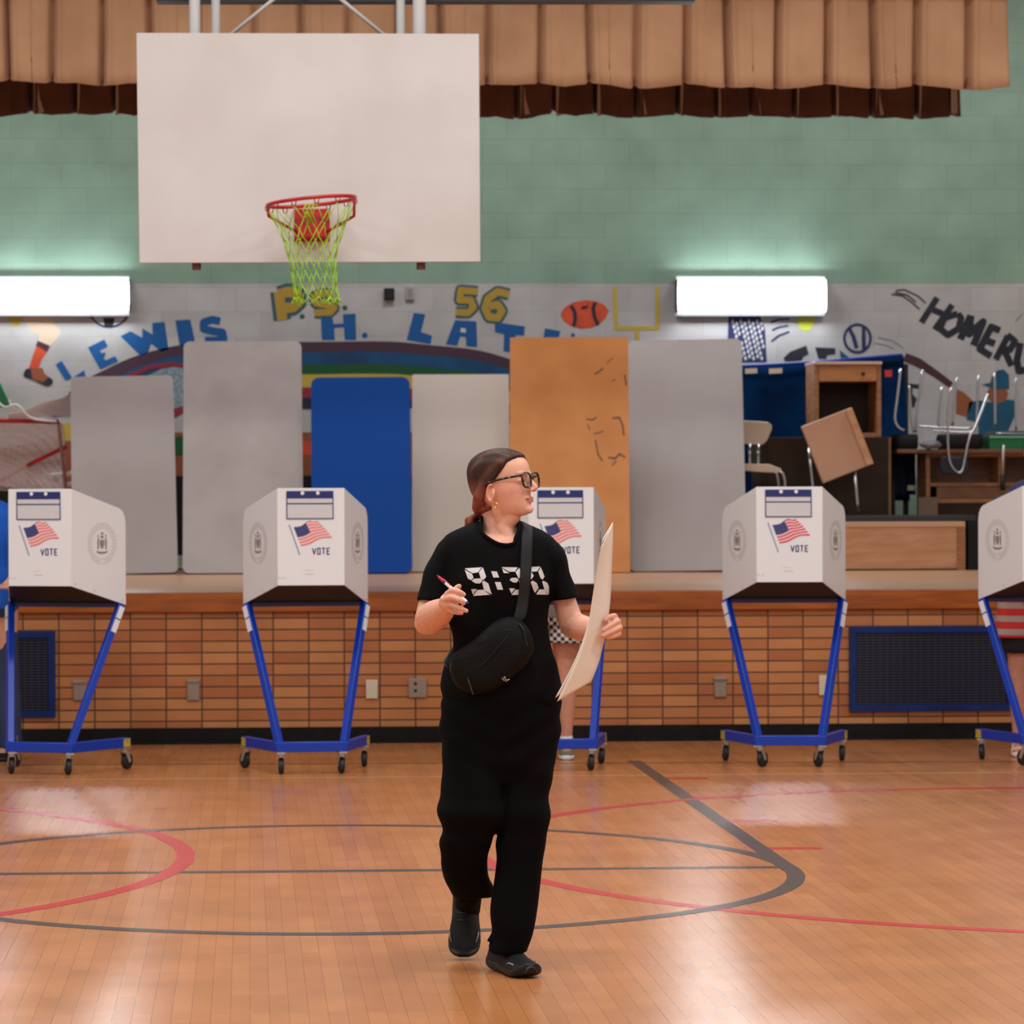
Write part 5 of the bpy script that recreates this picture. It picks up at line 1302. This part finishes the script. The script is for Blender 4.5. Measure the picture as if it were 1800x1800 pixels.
# --- trousers ----------------------------------------------------------
PB = MB()
PB.loft(rows_ring([(1206, 786, 980, .12, .110), (1224, 778, 986, .12, .116), (1245, 774, 986, .12, .120), (1277, 773, 987, .12, .122), (1310, 776, 984, .12, .118), (1345, 780, 977, .115, .108), (1375, 785, 968, .11, .085)], 40, 2.3))
PB.loft(rows_ring([(1290, 776, 880, .11, .095), (1345, 779, 882, .095, .092), (1400, 777, 884, .07, .085), (1440, 774, 881, .06, .082), (1462, 777, 872, .075, .080), (1484, 774, 861, .095, .082), (1512, 774, 859, .14, .084), (1540, 783, 861, .20, .088), (1560, 792, 868, .26, .09), (1574, 796, 868, .30, .09)], 28, 2.3))
PB.loft(rows_ring([(1290, 876, 986, .12, .095), (1345, 876, 976, .115, .092), (1400, 874, 967, .11, .086), (1450, 873, 962, .105, .082), (1485, 874, 958, .105, .08), (1515, 872, 955, .105, .080), (1560, 866, 951, .105, .078), (1600, 863, 946, .105, .077), (1640, 860, 937, .105, .076), (1664, 858, 931, .105, .076), (1674, 862, 929, .105, .07)], 28, 2.3))
PB.tube([Wp(868, 1640, .08), Wp(860, 1652, .07), Wp(854, 1655, .06)], [.016, .014, .006], 10)
PB.tube([Wp(866, 1350, .10), Wp(874, 1400, .09), Wp(876, 1440, .085)], [.035, .035, .02], 12)
me = remesh(PB, .0060, 4)
def pant_w(co):
    z = co.z; s = 1 if co.x > 0 else -1
    w = .0055 * math.sin(30 * (z + .5 * co.x) + 2.5 * math.sin(8 * z + co.x * 7)) * sm(.75, .5, z) * .8
    w += .007 * math.sin(52 * z + 3 * co.x) * sm(.60, .5, z) * sm(.33, .45, z) * (1 if co.x < 0 else .35)
    w += .003 * math.sin(70 * (z - .6 * abs(co.x))) * sm(.55, .8, z)
    w += .004 * math.sin(40 * co.x + 6 * z)
    return w
wrinkle(me, pant_w)
pants = link('trousers', me, M['pants'], wom)

# --- shoes ---------------------------------------------------------------
def shoe(Mx, name='sneaker', bump_=True):
    # local: heel at y=+.135, toe at y=-.135, sole z=0
    B = MB(); rows = [(.135, .022, .014, .060), (.125, .034, .006, .085), (.09, .040, .0, .092), (.05, .040, .0, .096), (.0, .041, .0, .088), (-.04, .046, .0, .070), (-.08, .049, .0, .056), (-.11, .045, .006, .046), (-.130, .032, .016, .036), (-.138, .018, .022, .030)]
    rings = []
    for (y, hw, z0, z1) in interp(rows, 3):
        rings.append([Vector((hw * math.copysign(abs(math.cos(a)) ** .75, math.cos(a)) * (1 - .30 * max(0, math.sin(a)) ** 2 * (1 if z1 > .06 else .5)), y, z0 + .018 + (z1 - z0 - .018) * max(0, math.sin(a)) ** .8 if math.sin(a) > 0 else z0 + .018 + .01 * math.sin(a))) for a in [2 * PI * k / 28 for k in range(28)]])
    B.loft(rings, M=Mx); up_ = B.build(name, M['shoe'], wom, smooth=True)
    B = MB(); rings = []
    for (y, hw, z0, z1) in interp(rows, 3):
        t_ = .030 if y < .02 else .036
        rings.append([Vector(((hw + .004) * math.copysign(abs(math.cos(a)) ** .6, math.cos(a)), y * 1.02, z0 + t_ / 2 + t_ / 2 * math.copysign(abs(math.sin(a)) ** .7, math.sin(a)))) for a in [2 * PI * k / 24 for k in range(24)]])
    B.loft(rings, M=Mx); B.build('sole', M['sole'], up_, smooth=True)
    if bump_: B = MB(); B.tube([Mx @ Vector(p) for p in ((-.02, -.137, .020), (-.012, -.139, .034), (0, -.139, .038), (.012, -.139, .034), (.02, -.137, .020))], .0045, 8); B.build('toe_bumper', mat('bumper', (44, 40, 40), .35), up_, smooth=True)
    B = MB()
    for k in range(4):
        y = -.03 + .022 * k; z = .076 + .0075 * k
        B.tube([Mx @ Vector(p) for p in ((-.022, y, z - .008), (0, y - .006, z + .003), (.022, y + .008, z - .008))], .0024, 6)
    B.tube([Mx @ Vector((.028 + .014 * math.cos(a), .03 + .004 * math.sin(a), .100 + .014 * math.sin(a))) for a in [2 * PI * k / 14 for k in range(15)]], .0017, 6)
    B.build('shoelaces', M['black'], up_, smooth=True)
    B = MB()
    for s in (-1, 1): B.tube([Mx @ Vector(p) for p in ((s * .040, -.095, .040), (s * .046, -.075, .044), (s * .047, -.06, .040))], .0022, 6)
    B.build('reflective_tab', mat('tab', (150, 140, 132), .3), up_, smooth=True)
    return up_
fp = fl(899, 1712); fpl = IW @ fp
shoe(Matrix.Translation((fpl.x + .004, .085, .001)) @ Matrix.Rotation(math.radians(24), 4, 'Z'))
rp = Wp(816, 1684, .40)
RS = Matrix.Translation((rp.x, .400, .004)) @ Matrix.Rotation(math.radians(-4), 4, 'Z') @ Matrix.Rotation(math.radians(60), 4, 'X') @ Matrix.Translation((0, .134, .0))
shoe(RS, bump_=False)
B = MB(); B.tube([Wp(826, 1535, .245), Wp(822, 1597, .455)], [.046, .042], 18); B.build('sock', M['pants'], wom, smooth=True)
B = MB(); B.ball(Wp(834, 1583, .355), (.006, .004, .014), 10, 8); B.build('sock_tab', mat('sock_tab', (190, 185, 140), .6), wom, smooth=True)

# --- crossbody bag -------------------------------------------------------
bag = thing('crossbody_bag', 'black crossbody bag slung over the chest of the walking woman', 'bag', P0 + Vector((0, 0, .9)), -PHI)
IB = root_inv(bag)
def WB(p): return IB @ (MW @ p)
OUT = [(797, 1150), (812, 1139), (830, 1127), (848, 1111), (862, 1098), (876, 1089), (892, 1084), (907, 1086), (920, 1094), (931, 1108), (938, 1128), (938, 1146), (931, 1158), (922, 1172), (905, 1187), (888, 1201), (870, 1212), (848, 1219), (828, 1220), (808, 1212), (797, 1198), (791, 1180), (790, 1164)]
OUT = [(x, y) for x, y in interp(OUT + [OUT[0]], 3)[:-1]]
cx, cy = 866, 1152
B = MB(); rings = []
for k, dep in ((.86, -.012), (.97, .004), (1.0, .022), (.985, .040), (.92, .058), (.80, .070), (.60, .077), (.35, .080)):
    rings.append([WB(surf(cx + (x - cx) * k, cy + (y - cy) * k, .0 + dep, .03)) if False else None for x, y in OUT])
base = Wp(cx, cy, 0); bw = surf(cx, cy, 0).y
rings = []
for k, dep in ((.90, .03), (.97, -.002), (1.0, -.018), (.985, -.034), (.92, -.050), (.80, -.061), (.60, -.068), (.35, -.071)):
    rings.append([WB(Wp(cx + (x - cx) * k, cy + (y - cy) * k, bw + dep + k * k * .0012 * math.sin(x * .11 - y * .31))) for x, y in OUT])
B.loft(rings); B.build('pouch', M['bag'], bag, smooth=True)
def onbag(pts, dw, r, name, m, n=4, ry=None):
    B = MB(); B.tube(vint([WB(Wp(x, y, bw + d)) for x, y, d in pts], n), r, 8, ry=ry); return B.build(name, m, bag, smooth=True)
onbag([(862, 1112, -.038), (872, 1099, -.040), (886, 1091, -.042), (898, 1091, -.044), (910, 1097, -.046)], 0, .0022, 'zipper', M['zipper'])
onbag([(792, 1181, -.030), (794, 1166, -.040), (804, 1153, -.044), (823, 1146, -.048)], 0, .0022, 'zipper', M['zipper'])
onbag([(912, 1096, -.052), (918, 1104, -.058), (922, 1116, -.060), (925, 1130, -.060), (928, 1136, -.060)], 0, .0026, 'zip_pull', M['black'])
onbag([(820, 1186, -.062), (824, 1198, -.062), (829, 1212, -.056), (832, 1221, -.046)], 0, .0022, 'zip_pull', M['zipper'])
onbag([(818, 1184, -.060), (850, 1166, -.072), (878, 1135, -.073), (893, 1118, -.068)], 0, .0016, 'seam', M['strap'])
onbag([(800, 1152, -.05), (835, 1134, -.062), (862, 1116, -.062), (885, 1107, -.064), (905, 1108, -.062)], 0, .0016, 'seam', M['strap'])
B = MB()
def LG(ln, w):
    for q in stroke_polys(ln, w, 6): B.flat([WB(Wp(x, y, bw - .0735)) for x, y in q])
LG([(882, 1192), (886, 1196), (891, 1194)], .9); LG([(887, 1189), (889, 1191), (887, 1193), (885, 1191), (887, 1189)], .8)
for k in range(3): LG([(889 + k * 1.2, 1198.5 - k), (894 + k, 1193.5 + k * .3)], .8)
B.build('logo_mark', mat('logo', (205, 180, 165), .5), bag, fix=False)
# strap: up over the shoulder and behind
B = MB(); sp_ = []
for (x0, x1, y) in ((900, 921, 1092), (905, 926, 1080), (909, 929, 1060), (912, 931, 1040), (914, 933, 1015), (915, 935, 990), (916, 936, 965), (917, 936, 945), (918, 936, 931)):
    a = surf(x0, y, .009, .03); b = surf(x1, y, .009, .03); c = surf((x0 + x1) / 2, y, .0095, .03)
    yy = min(a.y, b.y, c.y) if y < 1075 else bw - .03
    a.y = (a.y + yy) / 2; b.y = (b.y + yy) / 2
    sp_.append((a, b))
zt_ = sp_[-1][0].z
for (w, dz) in ((.10, .012), (.13, .014), (.17, .006), (.21, -.03)):
    a = sp_[8][0].copy(); b = sp_[8][1].copy(); a.y = w; b.y = w; a.z = zt_ + dz + .012; b.z = zt_ + dz - .004; a.x -= .0; sp_.append((a, b))
for (x, z, w) in ((.02, 1.30, .265), (-.05, 1.16, .268), (-.12, 1.05, .25), (-.17, .98, .19), (-.178, .965, .12), (-.168, .965, .05)):
    sp_.append((Vector((x - .012, w, z + .012)), Vector((x + .012, w, z - .012))))
vs = []; fs = []
for i, (a, b) in enumerate(sp_): vs += [WB(a), WB(b)]
for i in range(len(sp_) - 1): fs.append((2 * i, 2 * i + 1, 2 * i + 3, 2 * i + 2))
B.add(vs, fs); o = B.build('strap', M['strap'], bag, smooth=True, fix=False)
s = o.modifiers.new('sub', 'SUBSURF'); s.levels = 1; s.render_levels = 2; s = o.modifiers.new('s', 'SOLIDIFY'); s.thickness = .003; s.offset = 0

# --- pen -------------------------------------------------------------------
a = MW @ Wp(768, 1011, -.19); b = MW @ Wp(823, 1060.5, -.242); d = b - a
pen = thing('pen', 'white pen with red grip and blue tip held up in the hand', 'pen', (a + b) / 2, 0)
def seg(u0, u1, r0, r1, name, m): MB().tube([a + d * u0, a + d * u1], [r0, r1], 14).build(name, m, pen, smooth=True, auto=50, world=True)
seg(.0, .06, .0020, .0036, 'tip', mat('pen_blue', (22, 34, 140), .3)); seg(.06, .22, .0040, .0056, 'grip', mat('pen_red', (205, 12, 28), .35)); seg(.22, .28, .0057, .0057, 'band', mat('pen_band', (24, 20, 130), .3))
seg(.28, .95, .0055, .0048, 'barrel', M['white']); seg(.95, 1.0, .0036, .0030, 'button', mat('pen_blue2', (40, 44, 140), .3))
off = Vector((.003, -.004, .004)); MB().tube([a + d * .18 + off, a + d * .42 + off], .0016, 6).build('clip', mat('pen_clip', (205, 12, 28), .35), pen, smooth=True, world=True)

# --- ballots -----------------------------------------------------------------
def sheet(name, label, Lc, Rc, wl, wr, dw=0.0):
    t = thing(name, label, 'paper', MW @ Wp(1055, 1090, -.1 + dw), -PHI, 'large sheets held in the hand'); iv = root_inv(t); B = MB()
    Li = interp(Lc, 4); Ri = interp(Rc, 4); n = min(len(Li), len(Ri)); m = 8
    for j in range(n):
        v = j / (n - 1)
        for i in range(m + 1):
            u = i / m; x = Li[j][0] * (1 - u) + Ri[j][0] * u; y = Li[j][1] * (1 - u) + Ri[j][1] * u
            w = (wl + .05 * math.sin(PI * v)) * (1 - u) + (wr + .02 * math.sin(PI * v)) * u + dw
            B.v.append(iv @ (MW @ Wp(x, y, w)))
    for j in range(n - 1):
        for i in range(m): B.f.append((j * (m + 1) + i, j * (m + 1) + i + 1, (j + 1) * (m + 1) + i + 1, (j + 1) * (m + 1) + i))
    o = B.build('page', M['paper'], t, smooth=True, fix=False); s = o.modifiers.new('s', 'SOLIDIFY'); s.thickness = .0009
    return t
sheet('ballot_sheet', 'front cream sheet held upright in the hand at the right, its lower corner pointed', [(1057, 962), (1052, 988), (1046, 1020), (1041, 1052), (1036, 1085), (1027, 1122), (1014, 1160), (999, 1193), (979, 1233)], [(1076, 921), (1076, 945), (1074, 980), (1072, 1020), (1070, 1060), (1067, 1100), (1060, 1134), (1051, 1168), (1039, 1198)], -.235, -.095)
sheet('ballot_sheet', 'rear cream sheet behind the front one, its tip just left of it', [(1059, 948), (1054, 975), (1048, 1010), (1043, 1045), (1037, 1080), (1028, 1115), (1014, 1152), (998, 1186), (975.5, 1227)], [(1077, 918), (1077, 945), (1075.5, 980), (1074, 1020), (1072, 1060), (1067, 1095), (1058, 1130), (1048, 1160), (1030, 1185)], -.228, -.088, .004)

# ------------------------------------------------------------------ voters behind the booths
def voter(name_label, px, Y, h, lean, face, shirt, bottom, pieces, hairc, shoem, skin=(.62, .30, .21, 1), hands_z=1.0, sc=1.0, shorts_len=.56, leg_gap=.10, footrot=0.0, build=1.0):
    """standing figure, feet at local origin, facing local -Y; lean bends the trunk forward over the booth"""
    base = pl(px, 1300, Y); base.z = 0
    t = thing('person', name_label, 'person', base, -math.atan2(base.x, base.y) + face)
    S = MB(); k = h / 1.70; b = build
    hipz = .90 * k
    def up(x, y, z):            # bend everything above the hips forward
        if z <= hipz: return Vector((x, y, z))
        d = z - hipz; a = lean * min(1, d / (.25 * k)); return Vector((x, y * math.cos(a) - d * math.sin(a), hipz + d * math.cos(a) + y * math.sin(a) * .3))
    hd = up(0, -.02, 1.585 * k); 
    S.loft([[up(v.x, v.y, v.z) for v in ell(0, 0.0, z * k, rx * b, ry * b, 24, 2.2)] for z, rx, ry in ((.86, .150, .105), (.92, .162, .115), (1.0, .152, .108), (1.08, .138, .10), (1.18, .148, .105), (1.28, .168, .11), (1.36, .175, .10), (1.41, .13, .075), (1.45, .065, .06))])
    S.tube([up(0, .01, 1.40 * k), up(0, .0, 1.50 * k), up(0, -.01, 1.56 * k)], [.055, .052, .05], 14)
    HM = Matrix.Translation(hd + Vector((0, -.01, .02))) @ Matrix.Rotation(-lean * .9, 4, 'X')
    S.loft([headring(*p) for p in interp(prof, 2)], M=HM)
    S.tube([HM @ Vector(p) for p in ((0, -.086, .012), (0, -.10, -.012), (0, -.113, -.036))], [.008, .0085, .010], 10)
    S.ball((0, -.110, -.040), (.0115, .011, .010), 12, 8, M=HM); S.ball((0, -.090, -.066), (.020, .008, .005), 12, 8, M=HM); S.ball((0, -.089, -.075), (.018, .009, .006), 12, 8, M=HM)
    for s in (-1, 1):
        S.ball((s * .077, .01, -.02), (.008, .015, .027), 12, 8, M=HM)
        sh = up(s * .175 * b, 0, 1.34 * k); el = up(s * .235 * b, -.02, 1.06 * k) + Vector((0, -.10, .04)); wr = Vector((s * .12, el.y - .22, max(1.0, hands_z)))
        S.tube(vint([sh, (sh + el) / 2 + Vector((s * .012, 0, 0)), el], 3), [.052 * b] * 4 + [.042] * 3, 14)
        S.tube(vint([el, (el * .5 + wr * .5), wr], 3), [.041] * 3 + [.034] * 2 + [.026] * 2, 14)
        S.ball(el, .043, 12, 8)
        pc = wr + Vector((-s * .01, -.045, 0)); S.ball(pc, (.038, .048, .016), 14, 8)
        for q in range(4):
            f0 = pc + Vector(((q - 1.5) * .019, -.03, 0)); S.tube([f0, f0 + Vector((0, -.035, .006)), f0 + Vector((0, -.058 + abs(q - 1.5) * .008, -.012))], [.009, .0085, .007], 8)
        f0 = pc + Vector((-s * .03, .01, 0)); S.tube([f0, f0 + Vector((-s * .02, -.025, -.002)), f0 + Vector((-s * .022, -.05, -.006))], [.011, .010, .008], 8)
        lx = s * leg_gap
        S.tube(vint([(lx * .95, 0, .88 * k), (lx, -.005, .70 * k), (lx * 1.0, -.005, .50 * k), (lx, .012, .36 * k), (lx, .01, .22 * k), (lx, .008, .09 * k)], 3),
               [r[0] for r in interp([(.088 * b,), (.080 * b,), (.056 * b,), (.057 * b,), (.042 * b,), (.032 * b,)], 3)], 16)
        S.tube([(lx, .03, .05), (lx, -.06, .035), (lx, -.12, .025)], [.034, .036, .028], 12)
    HI = HM.inverted()
    def vt(c):
        h_ = HI @ c
        if h_.y < -.075 and abs(h_.z + .070) < .010 and abs(h_.x) < .021: return (.48, .16, .12, 1)
        if h_.y < -.07 and abs(h_.z - .017) < .004 and .014 < abs(h_.x) < .050: return (.16, .09, .06, 1)
        return skin
    me = remesh(S, .006, 3); tint(me, vt); bd = link('body', me, M['skin'], t)
    hr = MB(); rr = []
    for p in interp([p for p in prof if p[0] > -.045] + [(.105, -.002, .02, .01)], 2):
        o_ = []
        for v in headring(*p):
            tt = sm(0, .02, v.y - yh(v.z, v.x)); d = Vector((v.x, v.y - .005, 0)); v = v + (d.normalized() if d.length > 1e-5 else Vector()) * (-.012 + .021 * tt); o_.append(v)
        rr.append(o_)
    hr.loft(rr, M=HM); hr.build('hair', hairc, t, smooth=True)
    for s in (-1, 1):
        B = MB(); B.ball((s * .031, -.0805, -.007), (.0102, .0102, .0075), 12, 8, M=HM); ey_ = B.build('eye', M['white'], bd, smooth=True); B = MB(); B.ball((s * .031, -.0890, -.007), (.0050, .0026, .0050), 10, 6, M=HM); B.build('iris', M['black'], ey_, smooth=True)
    # shirt
    T = MB(); T.loft([[up(v.x, v.y, v.z) for v in ell(0, 0.0, z * k, rx * b, ry * b, 28, 2.2)] for z, rx, ry in ((.84, .178, .130), (.92, .178, .132), (1.0, .168, .124), (1.08, .155, .116), (1.18, .164, .12), (1.28, .182, .122), (1.36, .186, .11), (1.42, .135, .085), (1.445, .085, .072))])
    for s in (-1, 1):
        sh = up(s * .165 * b, 0, 1.345 * k); el = up(s * .235 * b, -.02, 1.06 * k) + Vector((0, -.10, .04)); T.tube([sh, sh.lerp(el, .3), sh.lerp(el, .72)], [.062 * b, .066 * b, .064 * b], 16)
    me = remesh(T, .008, 3); wrinkle(me, lambda c: .003 * math.sin(30 * c.z + 12 * c.x)); sh_o = link('shirt', me, shirt, t)
    pieces(t, k, b, leg_gap, shorts_len)
    for s in (-1, 1): shoem(t, s * leg_gap, k, s)
    return t
def legs_cloth(t, k, b, gap, z0, z1, m, name, grow=.012, n=6, flare=.03):
    T = MB(); T.loft([ell(0, 0, z, rx * b, ry * b, 28, 2.2) for z, rx, ry in ((.80 * k, .165, .118), (.86 * k, .172, .125), (.94 * k, .170, .125), (1.0 * k, .160, .118))])
    for s in (-1, 1): T.loft([ell(s * (gap + .004 * i), 0, .86 * k + (z0 - .86 * k) * i / n, (.088 + grow + flare * i / n) * b, (.092 + grow + flare * i / n) * b, 24, 2.1) for i in range(n + 1)])
    me = remesh(T, .007, 3); return link(name, me, m, t)
def sneaker2(upm, solem):
    def f(t, x, k, s):
        B = MB(); rows = [(.10, .026, .0, .075), (.08, .034, .0, .085), (.03, .036, .0, .085), (-.04, .040, .0, .066), (-.10, .042, .0, .052), (-.145, .034, .002, .044), (-.165, .016, .010, .030)]
        B.loft([[Vector((x + hw * math.copysign(abs(math.cos(a)) ** .7, math.cos(a)), y, (z0 + z1) / 2 + .01 + ((z1 - z0) / 2 - .01) * math.sin(a))) for a in [2 * PI * i / 20 for i in range(20)]] for y, hw, z0, z1 in interp(rows, 2)]); u = B.build('shoe', upm, t, smooth=True)
        B = MB(); B.loft([[Vector((x + (hw + .004) * math.copysign(abs(math.cos(a)) ** .5, math.cos(a)), y * 1.02, .014 + .0135 * math.sin(a))) for a in [2 * PI * i / 16 for i in range(16)]] for y, hw, z0, z1 in interp(rows, 2)]); B.build('sole', solem, u, smooth=True)
        B = MB(); B.tube([(x, .012, .075), (x, .012, .125)], [.041, .038], 14); B.build('sock', M['white'], t, smooth=True)
    return f
def sandal(t, x, k, s):
    mt = mat('sandal_pink', (226, 196, 188), .6); B = MB(); rows = [(.09, .03), (.05, .036), (0, .036), (-.06, .042), (-.12, .044), (-.155, .036), (-.17, .018)]
    B.loft([[Vector((x + hw * math.copysign(abs(math.cos(a)) ** .5, math.cos(a)), y, .014 + .0138 * math.sin(a))) for a in [2 * PI * i / 16 for i in range(16)]] for y, hw in interp(rows, 2)]); u = B.build('sandal', mt, t, smooth=True)
    for yy, h_ in ((-.11, .052), (-.065, .062), (-.01, .075), (.05, .085)):
        B = MB(); B.tube([(x - .042, yy, .02), (x - .034, yy, h_ * .8), (x, yy - .004, h_), (x + .034, yy, h_ * .8), (x + .042, yy, .02)], .005, 8, ry=.013, up=(0, 1, 0)); B.build('sandal_strap', mt, u, smooth=True)

# checked shorts
mchk = bpy.data.materials.new('checked_cloth'); mchk.use_nodes = True; nt = mchk.node_tree
tc = nt.nodes.new('ShaderNodeTexCoord'); ck = nt.nodes.new('ShaderNodeTexChecker'); ck.inputs['Scale'].default_value = 46
ck.inputs['Color1'].default_value = lin((36, 34, 56)); ck.inputs['Color2'].default_value = lin((214, 200, 186)); nt.links.new(tc.outputs['Object'], ck.inputs['Vector'])
mpc = nt.nodes.new('ShaderNodeMapping'); mpc.inputs['Scale'].default_value = (1, .02, 1); nt.links.new(tc.outputs['Object'], mpc.inputs[0]); nt.links.new(mpc.outputs[0], ck.inputs['Vector'])
nt.links.new(ck.outputs[0], nt.nodes['Principled BSDF'].inputs['Base Color']); nt.nodes['Principled BSDF'].inputs['Roughness'].default_value = .8
# red and grey striped shorts
mst = bpy.data.materials.new('striped_cloth'); mst.use_nodes = True; nt = mst.node_tree
tc = nt.nodes.new('ShaderNodeTexCoord'); sx = nt.nodes.new('ShaderNodeSeparateXYZ'); nt.links.new(tc.outputs['Object'], sx.inputs[0])
ml = nt.nodes.new('ShaderNodeMath'); ml.operation = 'MULTIPLY_ADD'; ml.inputs[1].default_value = 1 / .0755; ml.inputs[2].default_value = .36; nt.links.new(sx.outputs['Z'], ml.inputs[0])
fr = nt.nodes.new('ShaderNodeMath'); fr.operation = 'FRACT'; nt.links.new(ml.outputs[0], fr.inputs[0])
gt = nt.nodes.new('ShaderNodeMath'); gt.operation = 'GREATER_THAN'; gt.inputs[1].default_value = .55; nt.links.new(fr.outputs[0], gt.inputs[0])
mxx = nt.nodes.new('ShaderNodeMix'); mxx.data_type = 'RGBA'; mxx.inputs[6].default_value = lin((206, 50, 42)); mxx.inputs[7].default_value = lin((176, 160, 152))
nt.links.new(gt.outputs[0], mxx.inputs[0]); nt.links.new(mxx.outputs[2], nt.nodes['Principled BSDF'].inputs['Base Color']); nt.nodes['Principled BSDF'].inputs['Roughness'].default_value = .8

def p_checked(t, k, b, gap, ln): legs_cloth(t, k, b, gap, .66, .9, mchk, 'shorts', .012, flare=.045)
def p_striped(t, k, b, gap, ln):
    legs_cloth(t, k, b, gap, .676, .9, mst, 'shorts', .010, flare=.008)
    T = MB()
    for s in (-1, 1): T.loft([ell(s * gap, 0, z, .088 * b, .092 * b, 22, 2.1) for z in (.588, .62, .72)])
    T.build('black_under_shorts', M['black_cloth'], t, smooth=True)
def p_trousers(t, k, b, gap, ln): legs_cloth(t, k, b, gap, .07, .9, mat('denim', (40, 52, 84), .8), 'trousers', -.012, n=10, flare=-.01)
hair_d = mat('dark_hair', (40, 28, 22), .6)
voter('person in checked shorts and white socks bending over the booth behind the walking woman', 966, 18.62, 1.62, .62, 0, mat('shirt_grey', (150, 146, 150), .8), None, p_checked, hair_d, sneaker2(mat('sneaker_olive', (120, 112, 86), .6), M['white']), skin=(.66, .30, .20, 1), leg_gap=.095)
voter('person in red and grey striped shorts standing behind the booth at the right edge', 1828, 18.55, 1.86, .12, 0, mat('shirt_slate', (52, 56, 84), .8), None, p_striped, hair_d, sandal, skin=(.60, .26, .18, 1), leg_gap=.118, build=1.12)
voter('person in bright blue shirt standing behind the booth at the left edge', -27, 18.75, 1.74, .06, 0, mat('shirt_blue', (0, 84, 186), .8), None, p_trousers, hair_d, sneaker2(M['shoe'], M['sole']), leg_gap=.10, build=1.12)
